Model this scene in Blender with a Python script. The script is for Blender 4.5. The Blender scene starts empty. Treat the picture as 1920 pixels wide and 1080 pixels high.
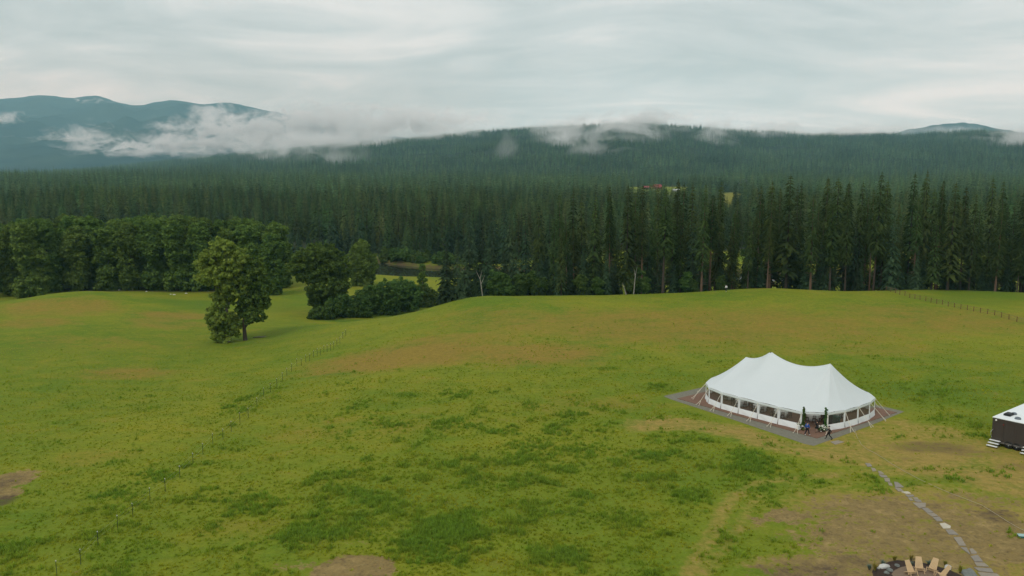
import bpy, bmesh, math, random
import numpy as np
from mathutils import Vector, Matrix

# ------------------------------------------------------------------ camera, world, sun
SC = bpy.context.scene
COL = SC.collection
FPX, CAMZ = 1650.0, 34.0
PITCH = math.atan(240 / FPX)
cam_data = bpy.data.cameras.new('camera')
cam = bpy.data.objects.new('camera', cam_data)
COL.objects.link(cam)
cam.location = (0, 0, CAMZ)
cam.rotation_euler = (math.pi / 2 - PITCH, 0, 0)
cam_data.sensor_width = 36.0
cam_data.lens = FPX / 1920 * 36.0
cam_data.clip_start = 0.5
cam_data.clip_end = 60000
SC.camera = cam

SUN_EL, SUN_AZ = math.radians(52), math.radians(215)
SKY_STRENGTH = 0.1
world = bpy.data.worlds.new('World')
SC.world = world
world.use_nodes = True


def build_world():
    nt = world.node_tree
    N, L = nt.nodes, nt.links
    N.clear()
    out = N.new('ShaderNodeOutputWorld')
    bg = N.new('ShaderNodeBackground')
    bg.inputs['Strength'].default_value = SKY_STRENGTH
    sky = N.new('ShaderNodeTexSky')
    sky.sky_type = 'NISHITA'
    sky.sun_disc = False
    sky.sun_elevation = SUN_EL
    sky.sun_rotation = SUN_AZ
    tc = N.new('ShaderNodeTexCoord')
    sep = N.new('ShaderNodeSeparateXYZ')
    L.new(tc.outputs['Generated'], sep.inputs[0])
    zz = N.new('ShaderNodeMath'); zz.operation = 'ABSOLUTE'
    L.new(sep.outputs['Z'], zz.inputs[0])
    za = N.new('ShaderNodeMath'); za.operation = 'ADD'; za.inputs[1].default_value = 0.17
    L.new(zz.outputs[0], za.inputs[0])
    dx = N.new('ShaderNodeMath'); dx.operation = 'DIVIDE'
    dy = N.new('ShaderNodeMath'); dy.operation = 'DIVIDE'
    L.new(sep.outputs['X'], dx.inputs[0]); L.new(za.outputs[0], dx.inputs[1])
    L.new(sep.outputs['Y'], dy.inputs[0]); L.new(za.outputs[0], dy.inputs[1])
    comb = N.new('ShaderNodeCombineXYZ')
    L.new(dx.outputs[0], comb.inputs[0]); L.new(dy.outputs[0], comb.inputs[1])

    def layer(scale, stretch, det, rough, dist, off):
        m = N.new('ShaderNodeMapping')
        m.inputs['Scale'].default_value = stretch
        m.inputs['Location'].default_value = off
        m.inputs['Rotation'].default_value = (0, 0, 0.14)
        L.new(comb.outputs[0], m.inputs[0])
        n = N.new('ShaderNodeTexNoise')
        n.inputs['Scale'].default_value = scale
        n.inputs['Detail'].default_value = det
        n.inputs['Roughness'].default_value = rough
        n.inputs['Distortion'].default_value = dist
        L.new(m.outputs[0], n.inputs['Vector'])
        return n.outputs['Fac']
    a = layer(0.42, (1.0, 0.95, 1), 6, 0.5, 0.6, (3.1, 7.7, 0))
    b = layer(1.6, (0.6, 1.0, 1), 6, 0.58, 1.4, (1.2, 4.1, 0))
    mx = N.new('ShaderNodeMix'); mx.data_type = 'FLOAT'
    mx.inputs[0].default_value = 0.40
    L.new(a, mx.inputs[2]); L.new(b, mx.inputs[3])
    ramp = N.new('ShaderNodeValToRGB')
    e = ramp.color_ramp.elements
    e[0].position = 0.40; e[0].color = (0.50, 0.60, 0.605, 1)
    e[1].position = 0.60; e[1].color = (0.85, 0.905, 0.895, 1)
    k = ramp.color_ramp.elements.new(0.5); k.color = (0.635, 0.73, 0.735, 1)
    L.new(mx.outputs[0], ramp.inputs[0])
    gain = N.new('ShaderNodeVectorMath'); gain.operation = 'SCALE'
    gain.inputs['Scale'].default_value = 1.0 / SKY_STRENGTH
    L.new(ramp.outputs[0], gain.inputs[0])
    mix = N.new('ShaderNodeMix'); mix.data_type = 'RGBA'
    mix.inputs[0].default_value = 0.94
    L.new(sky.outputs[0], mix.inputs[6]); L.new(gain.outputs[0], mix.inputs[7])
    L.new(mix.outputs[2], bg.inputs['Color'])
    L.new(bg.outputs[0], out.inputs['Surface'])


build_world()
sun_data = bpy.data.lights.new('sun', 'SUN')
sun_data.energy = 1.25
sun_data.angle = math.radians(24)
sun_data.color = (1.0, 0.96, 0.9)
sun = bpy.data.objects.new('sun', sun_data)
COL.objects.link(sun)
sd = Vector((math.sin(SUN_AZ) * math.cos(SUN_EL), math.cos(SUN_AZ) * math.cos(SUN_EL), math.sin(SUN_EL)))
sun.rotation_euler = sd.to_track_quat('Z', 'Y').to_euler()

SC.view_settings.view_transform = 'Standard'
SC.view_settings.look = 'None'
SC.view_settings.gamma = 1.0
SC.view_settings.exposure = 0.0
SC.view_settings.use_curve_mapping = False
SC.render.engine = 'CYCLES'
cy = SC.cycles
cy.use_denoising = True
cy.max_bounces = 6
cy.diffuse_bounces = 3
cy.glossy_bounces = 2
cy.transmission_bounces = 3
cy.transparent_max_bounces = 8
cy.volume_bounces = 2
cy.volume_step_rate = 1.0
cy.volume_max_steps = 256
cy.caustics_reflective = False
cy.caustics_refractive = False

rng = np.random.default_rng(11)
random.seed(11)


# ------------------------------------------------------------------ generic helpers
def smooth(a, b, x):
    t = np.clip((np.asarray(x, float) - a) / (b - a), 0, 1)
    return t * t * (3 - 2 * t)


class VNoise:
    """value noise on a lattice, for relief and scattering"""
    def __init__(s, seed):
        s.t = np.random.default_rng(seed).random((256, 256))

    def __call__(s, x, y):
        x = np.asarray(x, float); y = np.asarray(y, float)
        xi = np.floor(x).astype(int); yi = np.floor(y).astype(int)
        fx = x - xi; fy = y - yi
        fx = fx * fx * (3 - 2 * fx); fy = fy * fy * (3 - 2 * fy)
        T = s.t
        a = T[xi & 255, yi & 255]; b = T[(xi + 1) & 255, yi & 255]
        c = T[xi & 255, (yi + 1) & 255]; d = T[(xi + 1) & 255, (yi + 1) & 255]
        return (a * (1 - fx) + b * fx) * (1 - fy) + (c * (1 - fx) + d * fx) * fy - 0.5

    def fbm(s, x, y, o=4):
        v = 0; a = 1.0
        for i in range(o):
            v = v + a * s(x * 2 ** i + 17.3 * i, y * 2 ** i + 5.1 * i); a *= 0.5
        return v


VN = VNoise(3)


def mesh_from(name, V, F, mat=None, smooth_shade=False, uv=None):
    """V: (n,3) array, F: list/array of faces of any size"""
    me = bpy.data.meshes.new(name)
    V = np.asarray(V, np.float32).reshape(-1, 3)
    if isinstance(F, np.ndarray):
        n, k = F.shape
        me.vertices.add(len(V)); me.vertices.foreach_set('co', V.ravel())
        me.loops.add(n * k); me.loops.foreach_set('vertex_index', F.astype(np.int32).ravel())
        me.polygons.add(n)
        me.polygons.foreach_set('loop_start', np.arange(0, n * k, k, dtype=np.int32))
        me.update(calc_edges=True)
    else:
        me.from_pydata(V.tolist(), [], F)
    if smooth_shade:
        me.polygons.foreach_set('use_smooth', np.ones(len(me.polygons), bool))
    mats = mat if isinstance(mat, (list, tuple)) else ([mat] if mat else [])
    for m in mats:
        me.materials.append(m)
    me.validate()
    return me


def obj(name, me, parent=None, loc=(0, 0, 0), rotz=0.0, scale=None):
    o = bpy.data.objects.new(name, me)
    COL.objects.link(o)
    o.location = loc
    if rotz:
        o.rotation_euler = (0, 0, rotz)
    if scale is not None:
        o.scale = (scale, scale, scale) if not hasattr(scale, '__len__') else scale
    if parent is not None:
        o.parent = parent
    return o


def tag(o, label=None, cat=None, group=None, kind=None):
    if label: o['label'] = label
    if cat: o['category'] = cat
    if group: o['group'] = group
    if kind: o['kind'] = kind
    return o


def empty(name, loc, rotz=0.0):
    o = bpy.data.objects.new(name, None)
    COL.objects.link(o)
    o.location = loc
    o.rotation_euler = (0, 0, rotz)
    o.empty_display_size = 0.3
    return o


class MB:
    def __init__(s):
        s.v = []; s.f = []; s.m = []

    def add(s, V, F, mi=0):
        b = len(s.v)
        s.v += [tuple(map(float, p)) for p in V]
        s.f += [tuple(b + i for i in f) for f in F]
        s.m += [mi] * len(F)

    def box(s, c, d, rot=None, mi=0):
        x, y, z = d[0] / 2, d[1] / 2, d[2] / 2
        P = [Vector((a * x, b * y, e * z)) for a in (-1, 1) for b in (-1, 1) for e in (-1, 1)]
        if rot is not None:
            P = [rot @ p for p in P]
        P = [p + Vector(c) for p in P]
        s.add(P, [(0, 1, 3, 2), (4, 6, 7, 5), (0, 4, 5, 1), (2, 3, 7, 6), (0, 2, 6, 4), (1, 5, 7, 3)], mi)

    def tube(s, pts, rad, n=6, mi=0, cap=True):
        pts = [Vector(p) for p in pts]
        if not hasattr(rad, '__len__'):
            rad = [rad] * len(pts)
        V = []; F = []
        for i, p in enumerate(pts):
            d = (pts[min(i + 1, len(pts) - 1)] - pts[max(i - 1, 0)])
            d = d.normalized() if d.length > 1e-9 else Vector((0, 0, 1))
            a = d.orthogonal().normalized() if abs(d.z) < 0.98 else Vector((1, 0, 0)).cross(d).normalized()
            if abs(d.z) < 0.98:
                a = Vector((0, 0, 1)).cross(d).normalized()
            b = d.cross(a)
            for k in range(n):
                t = 2 * math.pi * k / n
                V.append(p + (a * math.cos(t) + b * math.sin(t)) * rad[i])
        for i in range(len(pts) - 1):
            for k in range(n):
                F.append((i * n + k, i * n + (k + 1) % n, (i + 1) * n + (k + 1) % n, (i + 1) * n + k))
        if cap:
            F.append(tuple(range(n - 1, -1, -1)))
            F.append(tuple((len(pts) - 1) * n + k for k in range(n)))
        s.add(V, F, mi)

    def prism(s, poly, z0, z1, mi=0):
        n = len(poly)
        V = [(p[0], p[1], z0) for p in poly] + [(p[0], p[1], z1) for p in poly]
        F = [tuple(range(n - 1, -1, -1)), tuple(range(n, 2 * n))]
        F += [(i, (i + 1) % n, n + (i + 1) % n, n + i) for i in range(n)]
        s.add(V, F, mi)

    def lathe(s, prof, n=12, c=(0, 0, 0), mi=0):
        V = []; F = []
        for r, z in prof:
            for k in range(n):
                t = 2 * math.pi * k / n
                V.append((c[0] + r * math.cos(t), c[1] + r * math.sin(t), c[2] + z))
        for i in range(len(prof) - 1):
            for k in range(n):
                F.append((i * n + k, i * n + (k + 1) % n, (i + 1) * n + (k + 1) % n, (i + 1) * n + k))
        F.append(tuple(range(n - 1, -1, -1)))
        F.append(tuple((len(prof) - 1) * n + k for k in range(n)))
        s.add(V, F, mi)

    def mesh(s, name, mats, smooth_shade=False, bevel=0.0):
        me = bpy.data.meshes.new(name)
        me.from_pydata(s.v, [], s.f)
        mats = mats if isinstance(mats, (list, tuple)) else [mats]
        for m in mats:
            me.materials.append(m)
        me.polygons.foreach_set('material_index', s.m)
        bm = bmesh.new(); bm.from_mesh(me)
        bmesh.ops.recalc_face_normals(bm, faces=bm.faces)
        if bevel:
            bmesh.ops.bevel(bm, geom=bm.edges[:], offset=bevel, segments=1, affect='EDGES')
        bm.to_mesh(me); bm.free()
        if smooth_shade:
            me.polygons.foreach_set('use_smooth', [True] * len(me.polygons))
        return me


# ------------------------------------------------------------------ materials
def material(name, color, rough=0.8, noise=None, spec=0.3, metallic=0.0, bump=None):
    """principled with optional colour noise: noise=(scale, other colour, contrast) and bump=(scale, strength)"""
    m = bpy.data.materials.new(name)
    m.use_nodes = True
    nt = m.node_tree; N, L = nt.nodes, nt.links
    p = N['Principled BSDF']
    p.inputs['Base Color'].default_value = (*color, 1)
    p.inputs['Roughness'].default_value = rough
    p.inputs['Specular IOR Level'].default_value = spec
    p.inputs['Metallic'].default_value = metallic
    if noise:
        tc = N.new('ShaderNodeTexCoord')
        n = N.new('ShaderNodeTexNoise')
        n.inputs['Scale'].default_value = noise[0]
        n.inputs['Detail'].default_value = 5
        n.inputs['Roughness'].default_value = 0.65
        L.new(tc.outputs['Object'], n.inputs['Vector'])
        r = N.new('ShaderNodeValToRGB')
        w = noise[2] if len(noise) > 2 else 0.2
        r.color_ramp.elements[0].position = 0.5 - w
        r.color_ramp.elements[1].position = 0.5 + w
        r.color_ramp.elements[0].color = (*color, 1)
        r.color_ramp.elements[1].color = (*noise[1], 1)
        L.new(n.outputs['Fac'], r.inputs[0])
        L.new(r.outputs[0], p.inputs['Base Color'])
        if bump:
            n2 = N.new('ShaderNodeTexNoise'); n2.inputs['Scale'].default_value = bump[0]
            n2.inputs['Detail'].default_value = 4
            L.new(tc.outputs['Object'], n2.inputs['Vector'])
            b = N.new('ShaderNodeBump'); b.inputs['Strength'].default_value = bump[1]
            b.inputs['Distance'].default_value = 0.05
            L.new(n2.outputs['Fac'], b.inputs['Height'])
            L.new(b.outputs[0], p.inputs['Normal'])
    return m


def foliage(name, dark, light, scale=0.5, vary=0.35, hue=0.02, trans=0.25, stands=0.0):
    m = bpy.data.materials.new(name)
    m.use_nodes = True
    nt = m.node_tree; N, L = nt.nodes, nt.links
    N.clear()
    out = N.new('ShaderNodeOutputMaterial')
    tc = N.new('ShaderNodeTexCoord')
    n = N.new('ShaderNodeTexNoise'); n.inputs['Scale'].default_value = scale; n.inputs['Detail'].default_value = 4
    L.new(tc.outputs['Object'], n.inputs['Vector'])
    r = N.new('ShaderNodeValToRGB')
    r.color_ramp.elements[0].position = 0.36; r.color_ramp.elements[1].position = 0.66
    r.color_ramp.elements[0].color = (*dark, 1); r.color_ramp.elements[1].color = (*light, 1)
    L.new(n.outputs['Fac'], r.inputs[0])
    oi = N.new('ShaderNodeObjectInfo')
    mr = N.new('ShaderNodeMapRange'); mr.inputs[3].default_value = 1 - vary; mr.inputs[4].default_value = 1 + vary
    L.new(oi.outputs['Random'], mr.inputs[0])
    m2 = N.new('ShaderNodeMath'); m2.operation = 'MULTIPLY'; m2.inputs[1].default_value = 7.13
    fr = N.new('ShaderNodeMath'); fr.operation = 'FRACT'
    L.new(oi.outputs['Random'], m2.inputs[0]); L.new(m2.outputs[0], fr.inputs[0])
    mh = N.new('ShaderNodeMapRange'); mh.inputs[3].default_value = 0.5 - hue; mh.inputs[4].default_value = 0.5 + hue
    L.new(fr.outputs[0], mh.inputs[0])
    lsc = N.new('ShaderNodeVectorMath'); lsc.operation = 'SCALE'; lsc.inputs['Scale'].default_value = 1 / 170
    L.new(oi.outputs['Location'], lsc.inputs[0])
    ln = N.new('ShaderNodeTexNoise'); ln.inputs['Scale'].default_value = 1.0; ln.inputs['Detail'].default_value = 3
    L.new(lsc.outputs[0], ln.inputs['Vector'])
    lm = N.new('ShaderNodeMapRange'); lm.inputs[1].default_value = .3; lm.inputs[2].default_value = .7; lm.inputs[3].default_value = 1 - stands; lm.inputs[4].default_value = 1 + stands
    L.new(ln.outputs['Fac'], lm.inputs[0])
    mv = N.new('ShaderNodeMath'); mv.operation = 'MULTIPLY'
    L.new(mr.outputs[0], mv.inputs[0]); L.new(lm.outputs[0], mv.inputs[1])
    hs = N.new('ShaderNodeHueSaturation')
    L.new(r.outputs[0], hs.inputs['Color']); L.new(mv.outputs[0], hs.inputs['Value']); L.new(mh.outputs[0], hs.inputs['Hue'])
    d = N.new('ShaderNodeBsdfDiffuse'); t = N.new('ShaderNodeBsdfTranslucent')
    L.new(hs.outputs[0], d.inputs[0]); L.new(hs.outputs[0], t.inputs[0])
    mx = N.new('ShaderNodeMixShader'); mx.inputs[0].default_value = trans
    L.new(d.outputs[0], mx.inputs[1]); L.new(t.outputs[0], mx.inputs[2])
    L.new(mx.outputs[0], out.inputs['Surface'])
    return m


def ground_color(N, L):
    """shared by the meadow sheet and its grass: colour from world position and the painted 'zones' attribute"""
    geo = N.new('ShaderNodeNewGeometry')

    def noise(scale, det=5, rough=0.6, stretch=(1, 1, 1), dist=0.0):
        mp = N.new('ShaderNodeMapping'); mp.inputs['Scale'].default_value = stretch
        L.new(geo.outputs['Position'], mp.inputs[0])
        n = N.new('ShaderNodeTexNoise')
        n.inputs['Scale'].default_value = scale; n.inputs['Detail'].default_value = det
        n.inputs['Roughness'].default_value = rough; n.inputs['Distortion'].default_value = dist
        L.new(mp.outputs[0], n.inputs['Vector'])
        return n.outputs['Fac']

    def ramp(f, a, b, ca=(0, 0, 0), cb=(1, 1, 1)):
        r = N.new('ShaderNodeValToRGB')
        r.color_ramp.elements[0].position = a; r.color_ramp.elements[1].position = b
        r.color_ramp.elements[0].color = (*ca, 1); r.color_ramp.elements[1].color = (*cb, 1)
        L.new(f, r.inputs[0])
        return r.outputs[0]

    def math_(op, a, b=None):
        n = N.new('ShaderNodeMath'); n.operation = op
        for i, v in enumerate((a, b)):
            if v is None: continue
            if isinstance(v, (int, float)): n.inputs[i].default_value = v
            else: L.new(v, n.inputs[i])
        return n.outputs[0]

    def mixc(f, a, b):
        n = N.new('ShaderNodeMix'); n.data_type = 'RGBA'
        if isinstance(f, (int, float)): n.inputs[0].default_value = f
        else: L.new(f, n.inputs[0])
        for i, v in ((6, a), (7, b)):
            if isinstance(v, tuple): n.inputs[i].default_value = (*v, 1)
            else: L.new(v, n.inputs[i])
        return n.outputs[2]
    return geo, noise, ramp, math_, mixc


GREEN_A, GREEN_B = (0.112, 0.168, 0.013), (0.212, 0.212, 0.018)
LUSH = (0.074, 0.142, 0.015)
DRY = (0.240, 0.160, 0.032)
STRAW = (0.30, 0.205, 0.06)
SOIL = (0.255, 0.178, 0.070)
SOIL_D = (0.075, 0.052, 0.036)


def ground_material():
    m = bpy.data.materials.new('meadow')
    m.use_nodes = True
    nt = m.node_tree; N, L = nt.nodes, nt.links
    p = N['Principled BSDF']
    p.inputs['Roughness'].default_value = 0.95
    p.inputs['Specular IOR Level'].default_value = 0.08
    geo, noise, ramp, math_, mixc = ground_color(N, L)
    at = N.new('ShaderNodeAttribute'); at.attribute_name = 'zones'
    sp = N.new('ShaderNodeSeparateColor')
    L.new(at.outputs['Color'], sp.inputs[0])
    dry, dirt, lush, forest = sp.outputs[0], sp.outputs[1], sp.outputs[2], at.outputs['Alpha']
    at2 = N.new('ShaderNodeAttribute'); at2.attribute_name = 'zones2'
    sp2 = N.new('ShaderNodeSeparateColor')
    L.new(at2.outputs['Color'], sp2.inputs[0])
    straw, darkdirt, gravelz = sp2.outputs[0], sp2.outputs[1], sp2.outputs[2]
    big = noise(0.035, 4, 0.6, (1, 0.8, 1), 0.4)
    med = noise(0.22, 5, 0.62, (0.75, 1, 1), 0.5)
    fine = noise(1.3, 4, 0.62)
    vfine = noise(4.5, 3, 0.6)
    base = mixc(ramp(math_('ADD', math_('MULTIPLY', big, 0.6), math_('MULTIPLY', med, 0.4)), 0.38, 0.64), GREEN_A, GREEN_B)
    # dry grass patches broken by noise
    dm = math_('ADD', dry, math_('MULTIPLY', math_('SUBTRACT', med, 0.5), 1.1))
    dm = math_('ADD', dm, math_('MULTIPLY', math_('SUBTRACT', fine, 0.5), 0.7))
    base = mixc(math_('MULTIPLY', ramp(dm, 0.10, 0.72), 0.88), base, DRY)
    lm = math_('ADD', lush, math_('MULTIPLY', math_('SUBTRACT', med, 0.5), 1.2))
    lm = math_('ADD', lm, math_('MULTIPLY', math_('SUBTRACT', fine, 0.5), 0.9))
    base = mixc(math_('MULTIPLY', ramp(lm, 0.25, 0.85), 0.85), base, LUSH)
    sm = math_('ADD', straw, math_('MULTIPLY', math_('SUBTRACT', med, 0.5), 1.3))
    sm = math_('ADD', sm, math_('MULTIPLY', math_('SUBTRACT', fine, 0.5), 0.9))
    base = mixc(math_('MULTIPLY', ramp(sm, 0.25, 0.75), 0.85), base, STRAW)
    tm = math_('ADD', dirt, math_('MULTIPLY', math_('SUBTRACT', fine, 0.5), 1.7))
    tm = math_('ADD', tm, math_('MULTIPLY', math_('SUBTRACT', vfine, 0.5), 0.8))
    tm = math_('ADD', tm, math_('MULTIPLY', math_('SUBTRACT', med, 0.5), 1.6))
    soil = mixc(ramp(fine, 0.35, 0.65), SOIL, (0.185, 0.135, 0.052))
    soil = mixc(math_('MULTIPLY', ramp(noise(0.55, 5, 0.7, (1, 1, 1), 0.8), 0.50, 0.68), 0.75), soil, (0.33, 0.235, 0.095))
    soil = mixc(math_('MULTIPLY', ramp(noise(0.75, 5, 0.7, (1, 1, 1), 0.6), 0.54, 0.70), 0.7), soil, (0.115, 0.080, 0.042))
    soil = mixc(math_('MULTIPLY', ramp(noise(2.6, 4, 0.65), 0.57, 0.66), 0.5), soil, (0.075, 0.055, 0.032))
    base = mixc(ramp(tm, 0.42, 0.66), base, soil)
    tm = math_('ADD', darkdirt, math_('MULTIPLY', math_('SUBTRACT', fine, 0.5), 1.0))
    tm = math_('ADD', tm, math_('MULTIPLY', math_('SUBTRACT', med, 0.5), 1.0))
    base = mixc(math_('MULTIPLY', ramp(tm, 0.35, 0.85), 0.8), base, SOIL_D)
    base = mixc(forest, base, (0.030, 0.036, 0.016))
    # dark clods and molehills, tuft-scale variation
    spk = ramp(noise(0.8, 3, 0.5, (0.5, 1.0, 1)), 0.67, 0.74)
    base = mixc(math_('MULTIPLY', spk, 0.30), base, (0.06, 0.062, 0.018))
    var = N.new('ShaderNodeMapRange'); var.inputs[1].default_value = 0.3; var.inputs[2].default_value = 0.7
    var.inputs[3].default_value = 0.72; var.inputs[4].default_value = 1.25
    L.new(math_('ADD', math_('MULTIPLY', fine, 0.55), math_('MULTIPLY', vfine, 0.45)), var.inputs[0])
    hs = N.new('ShaderNodeHueSaturation')
    L.new(base, hs.inputs['Color']); L.new(var.outputs[0], hs.inputs['Value'])
    L.new(hs.outputs[0], p.inputs['Base Color'])
    b = N.new('ShaderNodeBump'); b.inputs['Strength'].default_value = 0.7; b.inputs['Distance'].default_value = 0.25
    L.new(math_('ADD', math_('MULTIPLY', fine, 0.6), math_('MULTIPLY', vfine, 0.4)), b.inputs['Height'])
    L.new(b.outputs[0], p.inputs['Normal'])
    return m


def grass_material():
    m = bpy.data.materials.new('grass_blades')
    m.use_nodes = True
    nt = m.node_tree; N, L = nt.nodes, nt.links
    N.clear()
    out = N.new('ShaderNodeOutputMaterial')
    geo, noise, ramp, math_, mixc = ground_color(N, L)
    at = N.new('ShaderNodeAttribute'); at.attribute_name = 'tuft_lush'; at.attribute_type = 'INSTANCER'
    med = noise(0.22, 5, 0.62, (0.75, 1, 1), 0.5)
    base = mixc(ramp(med, 0.38, 0.64), (0.220, 0.290, 0.021), (0.36, 0.36, 0.028))
    base = mixc(math_('MULTIPLY', at.outputs['Fac'], 0.9), base, (0.180, 0.300, 0.034))
    oi = N.new('ShaderNodeObjectInfo')
    mr = N.new('ShaderNodeMapRange'); mr.inputs[3].default_value = 0.86; mr.inputs[4].default_value = 1.22
    L.new(oi.outputs['Random'], mr.inputs[0])
    hs = N.new('ShaderNodeHueSaturation')
    L.new(base, hs.inputs['Color']); L.new(mr.outputs[0], hs.inputs['Value'])
    d = N.new('ShaderNodeBsdfDiffuse'); t = N.new('ShaderNodeBsdfTranslucent')
    L.new(hs.outputs[0], d.inputs[0]); L.new(hs.outputs[0], t.inputs[0])
    mx = N.new('ShaderNodeMixShader'); mx.inputs[0].default_value = 0.45
    L.new(d.outputs[0], mx.inputs[1]); L.new(t.outputs[0], mx.inputs[2])
    L.new(mx.outputs[0], out.inputs['Surface'])
    return m


M = {}
M['meadow'] = ground_material()
M['grass'] = grass_material()
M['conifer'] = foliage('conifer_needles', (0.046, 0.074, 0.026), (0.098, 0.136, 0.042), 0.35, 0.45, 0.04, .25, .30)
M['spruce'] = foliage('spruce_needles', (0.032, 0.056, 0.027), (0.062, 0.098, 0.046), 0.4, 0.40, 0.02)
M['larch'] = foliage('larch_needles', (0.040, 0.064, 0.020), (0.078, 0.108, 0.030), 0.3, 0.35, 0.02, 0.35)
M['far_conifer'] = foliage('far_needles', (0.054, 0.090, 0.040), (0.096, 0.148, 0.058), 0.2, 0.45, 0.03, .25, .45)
M['leaf'] = foliage('broad_leaves', (0.078, 0.132, 0.028), (0.150, 0.220, 0.048), 0.35, 0.17, 0.012, 0.3)
M['leaf_light'] = foliage('light_leaves', (0.155, 0.225, 0.040), (0.265, 0.325, 0.066), 0.35, 0.10, 0.006, 0.4)
M['leaf_bush'] = foliage('bush_leaves', (0.055, 0.105, 0.026), (0.115, 0.175, 0.044), 0.6, 0.25, 0.015, 0.3)
M['bark'] = material('bark', (0.042, 0.031, 0.023), 0.95, (1.5, (0.075, 0.054, 0.040)))
M['bark_red'] = material('red_bark', (0.115, 0.068, 0.045), 0.95, (1.5, (0.17, 0.105, 0.07)))
M['bark_pale'] = material('pale_bark', (0.34, 0.32, 0.27), 0.9, (2.5, (0.20, 0.18, 0.15)))
M['bark_grey'] = material('grey_bark', (0.13, 0.115, 0.09), 0.95, (1.5, (0.20, 0.18, 0.15)))


# ------------------------------------------------------------------ terrain
cP, sP = math.cos(PITCH), math.sin(PITCH)


def ray(px, py):
    u = (px - 960) / FPX; v = (540 - py) / FPX
    return np.array((u, cP + v * sP, -sP + v * cP))


def on_plane(px, py, z):
    d = ray(px, py)
    t = (z - CAMZ) / d[2]
    return d[0] * t, d[1] * t


# the meadow's height is known at these picture points (px, py, metres above the tent floor)
CTRL_PX = [
    (1300, 1080, 0), (1600, 1080, 0), (1900, 1080, 0), (1000, 1080, 0), (1250, 900, 0), (1500, 900, 0), (1800, 900, 0),
    (1250, 760, 0), (1480, 800, 0), (1680, 775, 0), (1900, 800, 0), (1900, 700, 0), (1600, 680, 0.1), (1350, 680, 0), (1100, 700, 0),
    (1100, 800, 0), (1000, 900, 0), (900, 700, -0.3), (950, 620, 0.4), (1100, 600, 0.3), (1300, 600, 0.4), (1500, 600, 0.3),
    (1700, 600, 0.2), (1900, 620, 0), (1900, 560, -0.4), (1780, 552, -0.2),
    (885, 553, 1.1), (940, 556, 0.5), (1050, 559, 0.3), (1150, 556, 0.2), (1250, 551, 0.3), (1330, 546, 0.5), (1420, 539, 1.4), (1490, 541, 1.2),
    (1560, 545, 0.7), (1640, 544, 0.6), (1720, 539, 0.6), (1800, 541, 0), (1900, 546, -0.4), (2050, 550, -0.5), (2250, 560, -0.5), (2100, 700, 0), (2300, 900, 0),
    (850, 562, 0.2), (820, 578, -1.2), (760, 590, -2.8), (700, 598, -4.2), (640, 604, -5.6), (590, 608, -6.5),
    (850, 640, -0.5), (760, 650, -1.4), (700, 650, -2.3), (600, 650, -4.2), (600, 700, -3.0), (700, 720, -1.4), (500, 700, -4.6), (500, 800, -2.0),
    (620, 800, -1.0), (650, 1060, 0), (800, 900, 0), (500, 950, -0.7), (300, 800, -3.2), (300, 950, -1.5), (150, 1060, -1.2), (0, 1060, -1.8),
    (0, 960, -2.6), (0, 880, -3.0), (0, 780, -4.4), (0, 700, -5.0), (150, 700, -5.6), (300, 700, -6.0), (430, 640, -8.0), (520, 640, -7.2), (300, 630, -7.6),
    (150, 630, -6.2), (0, 620, -6.0), (130, 546, -6.0), (200, 546, -7.0), (260, 552, -9.0), (330, 552, -11.4), (60, 556, -7.0), (0, 566, -8.0), (400, 556, -11.2),
    (400, 590, -9.8), (480, 600, -9.4), (540, 560, -11.4), (500, 530, -12.2), (590, 545, -11.8), (-200, 600, -8), (-200, 800, -4.5), (-200, 1000, -2.5), (-400, 700, -6),
]
CTRL = [(*on_plane(px, py, z), z) for px, py, z in CTRL_PX]
for px, dz in ((940, 0.5), (1050, 0.3), (1150, 0.2), (1250, 0.3), (1330, 0.5), (1420, 1.2), (1500, 1.0), (1640, 0.6), (1800, 0), (1920, -.4), (2080, -.5), (2250, -.5)):
    yy = 545 if px < 2000 else 550
    x, y = on_plane(px, 548, 0)
    CTRL += [(x * 1.09, y + 20, -4.8), (x * 1.2, y + 44, -11.4), (x * 1.35, y + 80, -12.0)]
# gully behind the left brow
for px, py, z in ((820, 577, -1.2), (760, 588, -2.8), (700, 596, -4.2), (640, 602, -5.6)):
    x, y = on_plane(px, py, z)
    CTRL += [(x - 3, y + 13, z - 3.6), (x - 8, y + 34, -11.0)]
for px, py, z in ((130, 546, -6.0), (60, 556, -7.0), (0, 566, -8.0)):
    x, y = on_plane(px, py, z)
    CTRL += [(x - 3, y + 16, z - 2.6), (x - 8, y + 45, -12.0)]
CTRL += [(-300, 330, -12), (-200, 345, -12), (-100, 335, -12), (0, 330, -12), (100, 335, -12), (200, 335, -12), (320, 340, -12),
         (-60, 300, -12), (-150, 330, -12), (-15, 30, 0), (30, 20, 0), (-60, 30, -1), (80, 20, 0), (160, 60, 0), (-150, 60, -3), (-250, 150, -5), (250, 150, 0), (0, -60, 0), (200, -60, 0), (-200, -60, -3)]
CTRL = np.array(CTRL)
_c = 12.0


def _phi(dx, dy):
    return np.sqrt(dx * dx + dy * dy + _c * _c)


_n = len(CTRL)
_A = np.zeros((_n + 3, _n + 3))
_A[:_n, :_n] = _phi(CTRL[:, None, 0] - CTRL[None, :, 0], CTRL[:, None, 1] - CTRL[None, :, 1]) - 1.2 * np.eye(_n)
_A[:_n, _n] = 1; _A[:_n, _n + 1] = CTRL[:, 0] / 100; _A[:_n, _n + 2] = CTRL[:, 1] / 100
_A[_n:, :_n] = _A[:_n, _n:].T
_W = np.linalg.solve(_A, np.concatenate([CTRL[:, 2], [0, 0, 0]]))


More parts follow.
